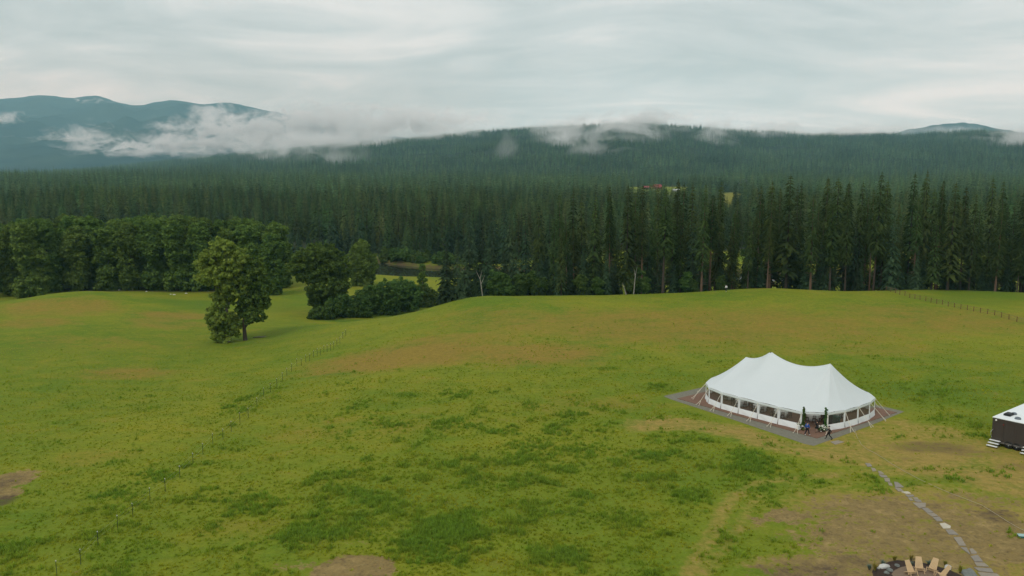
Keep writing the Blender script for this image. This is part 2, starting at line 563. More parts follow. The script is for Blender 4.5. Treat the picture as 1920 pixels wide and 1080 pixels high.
def rbf(x, y):
    sh = np.shape(x)
    x = np.ravel(np.asarray(x, float)); y = np.ravel(np.asarray(y, float))
    out = np.empty(len(x))
    for s in range(0, len(x), 20000):
        X = x[s:s + 20000]; Y = y[s:s + 20000]
        out[s:s + 20000] = _phi(X[:, None] - CTRL[None, :, 0], Y[:, None] - CTRL[None, :, 1]) @ _W[:_n] + _W[_n] + _W[_n + 1] * X / 100 + _W[_n + 2] * Y / 100
    return out.reshape(sh)


RX = np.array([-900, -400, -190, -120, -85, -60, -40, -10, 50, 150, 300, 600, 1200.])
RY = np.array([640, 560, 505, 455, 415, 388, 374, 365, 357, 356, 366, 420, 480.])
RIV_HALF = 12.0
WATER_Z = -13.7


def river_d(x, y):
    """signed distance to the river's middle, + on the far side"""
    yc = np.interp(x, RX, RY)
    sl = (np.interp(x + 5, RX, RY) - np.interp(x - 5, RX, RY)) / 10
    return (y - yc) / np.sqrt(1 + sl * sl)


# tent frame: u along the long side away from the near corner, v across
TA = math.radians(-52.5)
TE1 = np.array((-math.cos(TA), -math.sin(TA)))
TE2 = np.array((-math.sin(TA), math.cos(TA)))
TO = np.array((36.8, 108.27))


def tent_xy(u, v):
    return TO[0] + TE1[0] * u + TE2[0] * v, TO[1] + TE1[1] * u + TE2[1] * v


def tent_uv(x, y):
    dx, dy = x - TO[0], y - TO[1]
    return dx * TE1[0] + dy * TE1[1], dx * TE2[0] + dy * TE2[1]


def zfun(x, y):
    x = np.asarray(x, float); y = np.asarray(y, float)
    inside = (np.abs(x) < 420) & (y > -150) & (y < 420)
    zn = np.full(np.shape(x), -12.0)
    if np.any(inside):
        zn = np.where(inside, rbf(np.clip(x, -420, 420), np.clip(y, -150, 420)), zn)
    zn = np.clip(zn, -12.6, 2.5)
    w = np.maximum(smooth(315, 350, y), smooth(300, 420, np.abs(x)) * smooth(230, 300, y))
    valley = -12 + 0.8 * VN.fbm(x / 60, y / 60, 3) + smooth(-100, -700, x) * smooth(400, 900, y) * 4
    z = zn * (1 - w) + valley * w
    # gentle relief on the meadow, none under the tent pad and the paths nearby
    u, v = tent_uv(x, y)
    pad = smooth(3.0, 0.0, np.maximum(np.maximum(-4.6 - u, u - 22), np.maximum(-4.6 - v, v - 19)))
    rel = 0.32 * VN.fbm(x / 26, y / 26, 3) + 0.09 * VN.fbm(x / 3.1 + 9, y / 3.1, 3)
    z = z + rel * (1 - pad) * smooth(45, 80, y)
    z = z * (1 - pad) + 0.0 * pad
    # river channel
    d = river_d(x, y)
    ch = np.where(d > 0, smooth(RIV_HALF + 6.0, RIV_HALF - 1.0, d), smooth(RIV_HALF + 12, RIV_HALF - 2, -d))
    z = np.where(y > 320, z * (1 - ch) + (-15.6) * ch, z)
    return z


def at(px, py, tmax=1700):
    d = ray(px, py)
    t = np.geomspace(45, tmax, 1500)
    X, Y, Z = d[0] * t, d[1] * t, CAMZ + d[2] * t
    g = Z - zfun(X, Y)
    k = np.argmax(g < 0)
    if g[k] >= 0:
        k = len(t) - 1
    a, b = g[k - 1], g[k]
    s = a / (a - b) if a != b else 0
    tt = t[k - 1] + s * (t[k] - t[k - 1])
    x, y = d[0] * tt, d[1] * tt
    return Vector((x, y, float(zfun(np.array([x]), np.array([y]))[0])))


def zat(x, y):
    return float(zfun(np.array([x]), np.array([y]))[0])


def project(x, y, z):
    f = y * cP - (z - CAMZ) * sP
    up = y * sP + (z - CAMZ) * cP
    return 960 + FPX * x / f, 540 - FPX * up / f, f


def graded(a, b, step):
    out = [a]
    while out[-1] < b:
        out.append(out[-1] + step(out[-1]))
    return np.array(out)


ys = graded(-260, 1990, lambda y: 20 if y < 30 else (3 if y < 54 else (0.6 if y < 128 else (1.2 if y < 260 else (1.7 if y < 420 else min(24, 1.7 + (y - 420) * 0.03))))))
xr = graded(0, 2600, lambda x: 0.65 if x < 62 else (1.2 if x < 110 else (2.0 if x < 200 else min(60, 2 + (x - 200) * 0.05))))
xs = np.concatenate([-xr[:0:-1], xr])
GX, GY = np.meshgrid(xs, ys)
GZ = zfun(GX, GY)
nyv, nxv = GX.shape

# ---- colour zones, each an ellipse on the ground given by where its middle lies and its size in metres
zones = {k: np.zeros(GX.shape) for k in ('dry', 'dirt', 'lush', 'straw', 'dark')}


def blob(kind, px, py, rx, ry, w=1.0, ang=0.0, soft=1.0, z=None):
    if z is None:
        c = at(px, py)
    else:
        c = Vector((*on_plane(px, py, z), z))
    dist = math.hypot(c.x, c.y)
    a = rx * dist / FPX
    b = ry * dist * dist / (FPX * (CAMZ - c.z))
    dx, dy = GX - c.x, GY - c.y
    ca, sa = math.cos(ang), math.sin(ang)
    r = np.sqrt(((dx * ca + dy * sa) / a) ** 2 + ((-dx * sa + dy * ca) / b) ** 2)
    zones[kind] = np.maximum(zones[kind], w * smooth(1 + 0.45 * soft, 1 - 0.55 * soft, r))


def strip(kind, pts, width, w=1.0):
    P = [at(*p) for p in pts]
    best = np.full(GX.shape, 1e9)
    for a, b in zip(P[:-1], P[1:]):
        dx, dy = b.x - a.x, b.y - a.y
        t = np.clip(((GX - a.x) * dx + (GY - a.y) * dy) / (dx * dx + dy * dy), 0, 1)
        best = np.minimum(best, np.hypot(GX - a.x - t * dx, GY - a.y - t * dy))
    zones[kind] = np.maximum(zones[kind], w * smooth(width * 1.4, width * 0.4, best))


for a in [(760, 668, 190, 26, .82), (640, 692, 80, 12, .65), (250, 700, 90, 12, .5), (1000, 662, 150, 22, .66), (860, 640, 170, 20, .5), (1300, 610, 480, 34, .52),
          (1750, 600, 200, 22, .45), (110, 575, 110, 13, .55), (60, 605, 70, 10, .5), (330, 592, 70, 9, .6), (290, 600, 50, 8, .4), (1100, 760, 160, 20, .25), (700, 800, 200, 30, .2),
          (180, 860, 90, 20, .25), (450, 1000, 120, 30, .2), (1500, 650, 300, 16, .32), (900, 590, 120, 14, .3), (330, 610, 90, 8, .4), (150, 640, 160, 14, .22)]:
    blob('dry', *a)
for a in [(850, 930, 420, 110, .40), (1230, 880, 190, 60, .42), (1000, 1030, 420, 70, .26), (1720, 735, 130, 18, .5), (1820, 790, 60, 14, .5), (400, 572, 110, 12, .62),
          (560, 615, 70, 20, .5), (510, 575, 60, 16, .4), (1230, 728, 60, 12, .5), (1600, 695, 80, 12, .3), (300, 960, 250, 60, .35), (120, 1000, 150, 60, .3), (1560, 895, 120, 12, .3),
          (1690, 905, 60, 9, .55), (1780, 900, 60, 8, .5), (1850, 552, 120, 10, .5), (1780, 562, 120, 8, .45), (60, 655, 200, 14, .3), (740, 590, 60, 6, .8), (660, 602, 70, 6, .8),
          (1480, 1010, 70, 10, .45), (1560, 960, 30, 14, .4), (1380, 1000, 60, 20, .35), (1000, 780, 300, 40, .2), (470, 760, 60, 20, .35)]:
    blob('lush', *a)
strip('lush', [(150, 1075), (300, 900), (400, 830), (470, 775), (520, 730), (560, 695)], 2.2, .22)
strip('straw', [(1205, 797), (1290, 795), (1380, 808), (1450, 832), (1540, 852), (1640, 850), (1760, 850), (1930, 885)], 3.4, .62)
strip('straw', [(1590, 830), (1700, 800), (1760, 812)], 4.2, .55)
for a in [(1760, 850, 190, 34, .65), (1800, 970, 200, 60, .7), (1700, 1010, 180, 50, .75), (1520, 1060, 150, 24, .6), (1850, 1030, 120, 60, .8), (1880, 900, 90, 30, .7), (1680, 960, 260, 60, .55), (1760, 870, 200, 30, .6)]:
    blob('straw', *a)
strip('straw', [(1290, 1078), (1335, 1000), (1365, 940), (1410, 908), (1480, 897), (1560, 890)], 1.0, .48)
strip('straw', [(1325, 1078), (1380, 1000), (1405, 950), (1450, 915), (1500, 905)], 0.8, .42)
for a in [(1475, 968, 38, 16, .9, 0.0, .6), (1420, 975, 26, 10, .6), (662, 1072, 84, 38, 1.1, 0.0, .5), (560, 1060, 60, 12, .5), (675, 1018, 40, 6, .5), (20, 900, 42, 16, .9, 0, .5), (2, 925, 40, 14, .8, 0, .5),
          (1700, 1025, 150, 34, .72), (1870, 1030, 80, 36, .75), (1540, 1055, 140, 22, .62), (1830, 940, 90, 18, .6), (1730, 1000, 250, 74, .8), (1600, 1070, 220, 26, .8), (890, 553, 26, 3.0, 1.0, 0, .5), (1700, 960, 80, 20, .35)]:
    blob('dirt', *a)
for a in [(1745, 838, 85, 11, .62), (1830, 850, 60, 8, .5), (1870, 965, 40, 14, .6), (1500, 1070, 130, 16, .62), (1560, 1040, 60, 10, .35), (1900, 876, 60, 8, .4), (1600, 1052, 40, 9, .55), (1700, 860, 30, 5, .4),
          (0, 940, 30, 12, .85), (10, 905, 36, 16, .55), (1790, 1010, 40, 12, .4), (1640, 848, 18, 4, .4), (520, 1035, 60, 10, .3)]:
    blob('dark', *a)
RD = river_d(GX, GY)
bank = np.where(GY > 320, smooth(RIV_HALF + 9, RIV_HALF + 3, RD) * smooth(RIV_HALF - 4, RIV_HALF, RD), 0)
zones['dirt'] = np.maximum(zones['dirt'], bank * smooth(40, -10, GX) * .4)
zones['dark'] = np.maximum(zones['dark'], bank * .8)
zones['dark'] = np.maximum(zones['dark'], np.where(GY > 320, smooth(RIV_HALF, RIV_HALF - 4, np.abs(RD)), 0))
zones['dry'] = np.maximum(zones['dry'], 0.15 * np.where(GY > 320, smooth(40, 16, np.abs(RD)), 0))
# far fields (clearings) in the forest of the valley floor
TT = GX / np.maximum(GY, 1)


def clearing(x, y):
    """1 inside the valley meadows where no forest stands"""
    x = np.asarray(x, float); y = np.asarray(y, float)
    t = x / np.maximum(y, 1)
    w = 0.008 * VN.fbm(y / 90, x / 200, 2)
    w2 = 0.02 * VN.fbm(y / 60, x / 30, 3)
    far = smooth(0.226, 0.234, t + w2) * smooth(0.266, 0.256, t + w2) * smooth(790, 850, y) * smooth(1300, 1220, y + 60 * VN(t * 300, y / 70))
    far2 = smooth(0.128, 0.132, t + w) * smooth(0.20, 0.196, t + w) * smooth(1130, 1170, y) * smooth(1560, 1520, y)
    far3 = smooth(0.058, 0.061, t) * smooth(0.072, 0.07, t) * smooth(900, 940, y) * smooth(1150, 1120, y)
    near = smooth(30, 60, x) * smooth(452, 430, y + 30 * VN(x / 40, y / 40))
    return np.maximum(np.maximum(far, far2), np.maximum(near, far3))


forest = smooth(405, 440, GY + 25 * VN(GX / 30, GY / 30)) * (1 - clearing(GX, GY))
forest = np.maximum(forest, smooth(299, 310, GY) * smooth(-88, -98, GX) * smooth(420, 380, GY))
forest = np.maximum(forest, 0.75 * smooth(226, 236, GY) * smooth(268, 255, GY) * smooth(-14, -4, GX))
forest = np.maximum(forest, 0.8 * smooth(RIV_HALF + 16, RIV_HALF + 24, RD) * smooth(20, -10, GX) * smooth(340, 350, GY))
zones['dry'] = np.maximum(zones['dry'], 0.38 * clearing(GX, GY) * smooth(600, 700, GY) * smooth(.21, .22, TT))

idx = np.arange(nyv * nxv).reshape(nyv, nxv)
F = np.stack([idx[:-1, :-1], idx[:-1, 1:], idx[1:, 1:], idx[1:, :-1]], -1).reshape(-1, 4)
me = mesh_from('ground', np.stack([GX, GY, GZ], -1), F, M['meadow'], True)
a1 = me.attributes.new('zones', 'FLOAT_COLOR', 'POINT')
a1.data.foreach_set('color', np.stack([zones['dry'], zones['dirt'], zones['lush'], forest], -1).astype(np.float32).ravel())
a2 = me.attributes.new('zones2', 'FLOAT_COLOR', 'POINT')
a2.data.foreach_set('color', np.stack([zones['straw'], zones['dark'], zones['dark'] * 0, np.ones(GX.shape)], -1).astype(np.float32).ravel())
ground = obj('ground', me)
tag(ground, 'rolling green meadow with dry brown patches dropping to the wooded valley', kind='structure')

# river
M['water'] = material('river_water', (0.026, 0.032, 0.020), 0.04, spec=0.35)
rx = np.linspace(-420, 520, 120)
ry = np.interp(rx, RX, RY)
V = []; Fq = []
for i, (x, y) in enumerate(zip(rx, ry)):
    V += [(x, y - 26, WATER_Z), (x, y + 22, WATER_Z)]
    if i: Fq.append((2 * i - 2, 2 * i, 2 * i + 1, 2 * i - 1))
tag(obj('river', mesh_from('river', V, Fq, M['water'])), 'narrow dark river below the eroded earth bank', kind='structure')

# ------------------------------------------------------------------ wooded ridge and far mountains
RIDGE_PX = np.array([-900, -300, -100, 50, 120, 200, 300, 400, 480, 560, 640, 700, 780, 850, 930, 1000, 1060, 1100, 1150, 1190, 1220, 1260, 1330, 1400, 1460, 1520, 1600, 1660, 1700, 1760, 1800, 1840, 1890, 1920, 2100, 2600, 3000])
RIDGE_PY = np.array([345, 336, 330, 325, 316, 309, 299, 289, 280, 272, 266, 261, 256, 249, 241, 236, 233, 230, 227, 225, 227, 232, 238, 243, 246, 249, 247, 247, 250, 246, 244, 243, 246, 249, 246, 250, 270])
RIDGE_PY = RIDGE_PY + 7.5
CREST_Y = lambda px: np.interp(px, [-900, 0, 600, 1100, 1900, 2800], [6200, 5600, 4900, 4500, 4300, 4300])
RIDGE_FOOT = 1850.0


def z_of(py, y):
    return CAMZ + y * np.tan(np.arctan((540 - py) / FPX) - PITCH)


def ridge_point(px, s):
    """s 0 at the foot, 1 at the crest, up to 1.25 behind it"""
    t = (px - 960) / FPX
    yc = CREST_Y(px)
    y = RIDGE_FOOT + (yc - RIDGE_FOOT) * s
    x = t * y * cP
    zc = z_of(np.interp(px, RIDGE_PX, RIDGE_PY), yc)
    prof = np.where(s < 1, 0.25 * s + 0.75 * smooth(0, 1.1, s) / smooth(0, 1.1, 1.0), 1 - (s - 1) * 2.0)
    z = -13 + (zc + 13) * prof
    nz = VN.fbm(x / 520 + 3, y / 620, 4) * 46 * np.clip(s * 1.6, 0, 1) * np.clip(1.12 - s, 0.06, 1)
    nz = nz + VN.fbm(x / 120, y / 120, 3) * 6 * np.clip(s * 3, 0, 1)
    return x, y, z + nz


rpx, rs = np.meshgrid(np.linspace(-900, 2900, 300), np.concatenate([np.linspace(0, 1, 60), np.linspace(1.02, 1.3, 12)]))
X, Y, Z = ridge_point(rpx, rs)
idx = np.arange(X.size).reshape(X.shape)
F = np.stack([idx[:-1, :-1], idx[:-1, 1:], idx[1:, 1:], idx[1:, :-1]], -1).reshape(-1, 4)
M['ridge'] = material('forest_floor', (0.022, 0.034, 0.018), 1.0, (0.01, (0.04, 0.054, 0.025)), spec=0.0)
tag(obj('hill', mesh_from('hill', np.stack([X, Y, Z], -1), F, M['ridge'], True)), 'long low wooded ridge across the valley', kind='structure')

M['mountain'] = material('mountain_forest', (0.018, 0.034, 0.030), 1.0, (0.0016, (0.040, 0.062, 0.045), 0.16), spec=0.0)


def mountain(name, label, pxs, pys, dist, foot_dist, amp, back=3000, nx=260):
    lo, hi = pxs[0], pxs[-1]
    pp, ss = np.meshgrid(np.linspace(lo, hi, nx), np.concatenate([np.linspace(0, 1, 60), np.linspace(1.05, 1.3, 8)]))
    t = (pp - 960) / FPX
    y = foot_dist + (dist - foot_dist) * ss
    x = t * y * cP
    zc = z_of(np.interp(pp, pxs, pys), dist)
    z = -60 + (zc + 60) * np.where(ss < 1, ss ** 1.15, 1 - (ss - 1) * 2.2)
    k = np.clip(ss * 2, 0, 1) * np.clip((1.02 - ss) * 4, 0.02, 1)
    rn = 1 - np.abs(2 * VN.fbm(x / 900, y / 1100, 2))
    z = z + k * amp * ((rn - 0.5) + 0.6 * VN.fbm(x / 330, y / 330, 4))
    z = z + 12 * VN.fbm(x / 70, y / 70, 2) * np.clip(ss * 2, 0, 1)
    idx = np.arange(x.size).reshape(x.shape)
    F = np.stack([idx[:-1, :-1], idx[:-1, 1:], idx[1:, 1:], idx[1:, :-1]], -1).reshape(-1, 4)
    o = obj(name, mesh_from(name, np.stack([x, y, z], -1), F, M['mountain'], True))
    tag(o, label, kind='structure')


pxs = [-1200, -700, -400, -150, -60, 0, 40, 82, 110, 140, 165, 182, 200, 225, 258, 280, 300, 325, 350, 375, 392, 430, 450, 470, 500, 530, 580, 700, 900]
pys = [240, 215, 200, 192, 188, 185, 184, 178, 181, 186, 182, 180, 182, 192, 198, 196, 190, 187, 189, 195, 197, 193, 195, 200, 207, 212, 226, 255, 290]
pxs = np.interp(np.linspace(0, len(pxs) - 1, 150), range(len(pxs)), pxs)
pys = np.interp(np.linspace(0, 28, 150), range(29), pys)
ker = np.hanning(9); ker /= ker.sum()
pys = np.convolve(np.pad(pys, 4, mode='edge'), ker, 'valid')
mountain('mountain', 'far blue mountain range on the left behind low cloud', pxs, pys, 12500, 5600, 170)
mountain('far_hill', 'small far blue hill showing behind the ridge on the right',
         np.array([1500, 1620, 1690, 1730, 1760, 1790, 1815, 1840, 1880, 1960, 2100]), np.array([285, 262, 245, 238, 233, 230.5, 231, 235, 244, 256, 285]), 8200, 6400, 40, nx=160)

# ------------------------------------------------------------------ tree meshes
def cards(C, A, B):
    """quads centred on C with half axes A and B"""
    n = len(C)
    V = np.stack([C - A - B, C + A - B, C + A + B, C - A + B], 1).reshape(-1, 3)
    return V, np.arange(n * 4).reshape(n, 4)


def unit(v):
    return v / np.maximum(np.linalg.norm(v, axis=-1, keepdims=True), 1e-9)


def conifer_crown(h, r, base, nwh, nbr, seed, droop=0.35, twigs=0, shape=1.0, thin=0.0, width=0.5, lean=0.0):
    """whorls of drooping branches; each branch a kinked blade with optional hanging twigs"""
    g = np.random.default_rng(seed)
    V = []; F = []
    side = 1 + 0.25 * math.sin(seed)
    for i in range(nwh):
        f = (i + g.uniform(-.35, .35)) / nwh
        f = min(max(f, 0), 0.995)
        z = h * (base + (1 - base) * f)
        env = (1 - f) ** shape
        if base > 0.2:
            env *= min(1, 0.45 + f * 2.2)
        rr = r * env + 0.10 * r * (1 - f) + 0.12
        a0 = g.uniform(0, 6.28)
        for k in range(nbr):
            if g.random() < thin:
                continue
            a = a0 + 6.283 * k / nbr + g.uniform(-.35, .35)
            L = rr * g.uniform(0.6, 1.12) * (1 + 0.12 * math.cos(a - seed))
            d = np.array((math.cos(a), math.sin(a), 0)); s = np.array((-d[1], d[0], 0))
            up = 0.20 if f > 0.75 else 0.02
            p0 = np.array((lean * f, 0, z)); p1 = p0 + d * L * 0.5 + np.array((0, 0, L * (up - droop * 0.35 * 0.5)))
            p2 = p0 + d * L + np.array((0, 0, L * (up * 0.5 - droop * g.uniform(0.7, 1.2))))
            w = width * L * g.uniform(0.7, 1.2) + 0.06
            tl = np.array((0, 0, g.uniform(-.25, .25) * w))
            b = len(V)
            V += [p0, p1 - s * w * .5 - np.array((0, 0, .12 * w)) + tl, p1 + s * w * .5 - np.array((0, 0, .12 * w)) - tl, p1 + np.array((0, 0, .1 * w)), p2]
            F += [(b, b + 1, b + 3), (b, b + 3, b + 2), (b + 1, b + 4, b + 3), (b + 3, b + 4, b + 2)]
            for q in range(twigs):
                tq = g.uniform(0.25, 1.0)
                c = p0 + (p2 - p0) * tq + np.array((0, 0, (up - droop * .1) * L * .2)) + s * g.uniform(-.5, .5) * w
                l2 = L * g.uniform(0.16, 0.34) + 0.12
                dd = d * g.uniform(.2, .9) + s * g.uniform(-.9, .9) + np.array((0, 0, g.uniform(-.9, .05)))
                dd = dd / np.linalg.norm(dd)
                sw = np.cross(dd, (g.uniform(-1, 1), g.uniform(-1, 1), g.uniform(-.4, 1))); sw = sw / max(np.linalg.norm(sw), 1e-6)
                b = len(V)
                V += [c - sw * l2 * .20, c + sw * l2 * .20, c + dd * l2]
                F += [(b, b + 1, b + 2)]
    # leader
    b = len(V)
    V += [np.array((lean + x, y, zz)) for x, y, zz in ((.12, 0, h * .97), (-.06, .1, h * .97), (-.06, -.1, h * .97), (0, 0, h * 1.012))]
    F += [(b, b + 1, b + 3), (b + 1, b + 2, b + 3), (b + 2, b, b + 3)]
    return np.array(V), np.array(F)


def trunk_mesh(name, h, r0, mat, seed=0, branches=0, bz=(0.2, 0.5), lean=0.0, blen=1.2, bend=0.0):
    g = random.Random(seed)
    b = MB()
    n = 5
    pts = [(lean * (i / n) + bend * math.sin(i), bend * math.cos(i * 1.7), h * i / n) for i in range(n + 1)]
    b.tube(pts, [r0 * (1.25 if i == 0 else 1 - 0.9 * i / n) for i in range(n + 1)], 6)
    for k in range(branches):
        z = h * g.uniform(*bz); a = g.uniform(0, 6.28); l = blen * g.uniform(.5, 1.2)
        b.tube([(lean * z / h, 0, z), (lean * z / h + math.cos(a) * l, math.sin(a) * l, z - l * g.uniform(-.05, .3))], [0.05, 0.02], 3, cap=False)
    return b.mesh(name, mat)


def leaves(clumps, per, size, seed, upbias=0.25):
    """clumps: array (n,4) of centre and radius. Leaf-sized quads crowd towards each clump's skin"""
    g = np.random.default_rng(seed)
    C = np.repeat(clumps[:, :3], per, 0); R = np.repeat(clumps[:, 3], per)
    d = unit(g.normal(size=(len(C), 3)))
    rad = R * g.random(len(C)) ** 0.45
    P = C + d * rad[:, None] * np.array((1, 1, 0.8))
    nrm = unit(d * 0.9 + g.normal(size=d.shape) * 0.75 + np.array((0, 0, upbias)))
    a = unit(np.cross(nrm, g.normal(size=d.shape)))
    b = np.cross(nrm, a)
    s = size * g.uniform(0.6, 1.35, len(C))
    return cards(P, a * (s * .5)[:, None], b * (s * .34)[:, None])


def clumps_in(ells, n_per_vol, rad, seed, skin=0.55):
    g = np.random.default_rng(seed)
    out = []
    for (x, y, z, ra, rb, rc) in ells:
        n = max(5, int(n_per_vol * (ra * rb * rc) ** (2 / 3)))
        d = unit(g.normal(size=(n, 3)))
        q = (skin + (1.16 - skin) * g.random(n))[:, None]
        P = np.array((x, y, z)) + d * q * np.array((ra, rb, rc))
        out.append(np.column_stack([P, rad * g.uniform(.45, 1.35, n)]))
    return np.concatenate(out)


def limbs_mesh(name, h, r0, ells, mat, seed=0, fork=0.35, lean=0.0):
    g = random.Random(seed)
    b = MB()
    top = h * 0.93
    pts = [(0, 0, -0.4)] + [(lean * f + g.uniform(-.15, .15), g.uniform(-.15, .15), top * f) for f in (.15, .3, .5, .72, 1)]
    b.tube(pts, [r0 * 1.3, r0, r0 * .85, r0 * .62, r0 * .38, r0 * .08], 7)
    for (x, y, z, ra, rb, rc) in ells:
        zs = max(h * 0.12, z - max(2.0, 0.9 * math.hypot(x - lean * z / h, y)) - rc * .4)
        s = Vector((lean * zs / top, 0, zs))
        for k in range(3):
            e = Vector((x + g.uniform(-.6, .6) * ra, y + g.uniform(-.6, .6) * rb, z + g.uniform(-.2, .5) * rc))
            m = s.lerp(e, .5) + Vector((g.uniform(-.3, .3), g.uniform(-.3, .3), g.uniform(-.2, .3)))
            b.tube([s, m, e], [r0 * .34, r0 * .2, r0 * .05], 4, cap=False)
    return b.mesh(name, mat)


COUNTS = {}


def place_tree(name, trunk_me, crown_me, loc, rotz, sc, label, cat, group=None, tilt=0.0):
    """an Empty at the foot of the tree that parents its trunk and crown"""
    e = empty(name, loc, rotz)
    if tilt:
        e.rotation_euler = (tilt * math.cos(rotz * 3), tilt * math.sin(rotz * 3), rotz)
    e.scale = (sc, sc, sc) if not hasattr(sc, '__len__') else sc
    tag(e, label, cat, group)
    t = bpy.data.objects.new('trunk', trunk_me); COL.objects.link(t); t.parent = e
    c = bpy.data.objects.new('crown', crown_me); COL.objects.link(c); c.parent = e
    return e


H0 = 26.0
# tall open-crowned conifers of the stand behind the meadow
TALL = []
for k in range(8):
    V, F = conifer_crown(30, [2.7, 2.4, 3.0, 2.2, 2.6, 3.1, 2.3, 2.8][k], [.22, .36, .15, .42, .12, .30, .46, .18][k], 50, 6, 100 + k, 0.55, 6, 0.62, 0.22, 0.34)
    TALL.append((trunk_mesh('trunk', 29.6, .29, M['bark'] if k % 3 else M['bark_red'], k, 30, (.08, .5), 0, 1.7), mesh_from('crown', V, F, M['larch'])))
# dense dark spruces and firs, boughs down to the ground
DENSE = []
for k in range(6):
    V, F = conifer_crown(20, [3.3, 3.0, 3.7, 2.8, 3.4, 3.1][k], .04, 34, 8, 200 + k, 0.5, 5, 0.8, 0.08, 0.42)
    DENSE.append((trunk_mesh('trunk', 19.5, .26, M['bark'], k), mesh_from('crown', V, F, M['spruce'])))
# slender forest conifers, seen mid-way
MID = []
for k in range(6):
    V, F = conifer_crown(H0, [3.0, 2.7, 3.3, 2.5, 2.9, 3.2][k], [.12, .2, .08, .25, .15, .1][k], 30, 7, 300 + k, 0.48, 3, 0.8, 0.1, 0.42)
    MID.append((trunk_mesh('trunk', H0 * .98, .28, M['bark'], k), mesh_from('crown', V, F, M['conifer'])))
FARM = []
for k in range(5):
    V, F = conifer_crown(H0, [3.1, 2.7, 3.5, 2.6, 3.0][k], .06, 15, 6, 400 + k, 0.5, 0, 0.8, 0.0, 0.62)
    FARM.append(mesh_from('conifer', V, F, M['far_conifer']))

# ------------------------------------------------------------------ scattered "stuff" through geometry nodes
SRC = bpy.data.collections.new('sources')


def scatter(name, meshes, P, rot, scl, pick, label, extra=None):
    src = bpy.data.collections.new(name + '_kinds')
    for i, m in enumerate(meshes):
        o = bpy.data.objects.new('%s_%02d' % (name, i), m)
        src.objects.link(o)
    me = bpy.data.meshes.new(name)
    me.vertices.add(len(P)); me.vertices.foreach_set('co', np.asarray(P, np.float32).ravel())
    a = me.attributes.new('turn', 'FLOAT_VECTOR', 'POINT'); a.data.foreach_set('vector', np.asarray(rot, np.float32).ravel())
    a = me.attributes.new('size', 'FLOAT_VECTOR', 'POINT'); a.data.foreach_set('vector', np.asarray(scl, np.float32).ravel())
    a = me.attributes.new('pick', 'INT', 'POINT'); a.data.foreach_set('value', np.asarray(pick, np.int32))
    if extra is not None:
        a = me.attributes.new(extra[0], 'FLOAT', 'POINT'); a.data.foreach_set('value', np.asarray(extra[1], np.float32))
    o = obj(name, me)
    ng = bpy.data.node_groups.new(name, 'GeometryNodeTree')
    ng.interface.new_socket('Geometry', in_out='INPUT', socket_type='NodeSocketGeometry')
    ng.interface.new_socket('Geometry', in_out='OUTPUT', socket_type='NodeSocketGeometry')
    N, L = ng.nodes, ng.links
    gi = N.new('NodeGroupInput'); go = N.new('NodeGroupOutput')
    ci = N.new('GeometryNodeCollectionInfo')
    ci.inputs['Collection'].default_value = src
    ci.inputs['Separate Children'].default_value = True
    ci.inputs['Reset Children'].default_value = True
    ip = N.new('GeometryNodeInstanceOnPoints')
    ip.inputs['Pick Instance'].default_value = True

    def attr(nm, ty):
        n = N.new('GeometryNodeInputNamedAttribute'); n.data_type = ty; n.inputs['Name'].default_value = nm
        return n.outputs['Attribute']
    L.new(gi.outputs[0], ip.inputs['Points'])
    L.new(ci.outputs[0], ip.inputs['Instance'])
    L.new(attr('pick', 'INT'), ip.inputs['Instance Index'])
    er = N.new('FunctionNodeEulerToRotation')
    L.new(attr('turn', 'FLOAT_VECTOR'), er.inputs[0])
    L.new(er.outputs[0], ip.inputs['Rotation'])
    L.new(attr('size', 'FLOAT_VECTOR'), ip.inputs['Scale'])
    L.new(ip.outputs[0], go.inputs[0])
    md = o.modifiers.new('scatter', 'NODES'); md.node_group = ng
    tag(o, label, kind='stuff')
    return o


# ---- ridge forest
n = 78000
px = rng.uniform(-260, 2180, n * 2); s = rng.random(n * 2) ** 0.75 * 1.06
x, y, z = ridge_point(px, s)
keep = (rng.random(n * 2) < 0.5)
keep &= (VN.fbm(x / 150, y / 150, 3) > -0.42)
x, y, z = x[keep], y[keep], z[keep]
m = len(x)
hh = np.where(rng.random(m) < .12, rng.uniform(1.0, 1.3, m), rng.uniform(.45, 1.0, m)) * (1 + 0.25 * VN(x / 60, y / 60))
scatter('ridge_forest', FARM, np.stack([x, y, z - .5], -1), np.stack([np.zeros(m), np.zeros(m), rng.uniform(0, 6.28, m)], -1),
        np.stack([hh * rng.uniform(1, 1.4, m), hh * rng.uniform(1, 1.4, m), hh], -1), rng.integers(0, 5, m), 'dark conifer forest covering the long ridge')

# ---- valley forest: the nearest trees become things, the rest one mass
P = []
y = 404.0
while y < 1900:
    step = 7.9 + max(0, y - 500) * 0.0034
    w = 0.66 * y + 60
    xx = np.arange(-w, w, step)
    P.append(np.stack([xx + rng.uniform(-.45, .45, len(xx)) * step, y + rng.uniform(-.45, .45, len(xx)) * step], -1))
    y += step
P = np.concatenate(P)
cl = clearing(P[:, 0], P[:, 1])
fm = smooth(402, 436, P[:, 1] + 25 * VN(P[:, 0] / 30, P[:, 1] / 30))
rd = river_d(P[:, 0], P[:, 1])
ok = (cl < 0.5) & (fm > rng.random(len(P)) * 0.8) & (rd > RIV_HALF + 12)
P = P[ok]
VZ = zfun(P[:, 0], P[:, 1])
pp, pyy, pd = project(P[:, 0], P[:, 1], VZ)
tt = P[:, 0] / P[:, 1]
VH = np.where(rng.random(len(P)) < .25, rng.uniform(.45, .8, len(P)), rng.uniform(.78, 1.12, len(P))) * (0.96 + 0.40 * VN.fbm(P[:, 0] / 90, P[:, 1] / 90, 2))
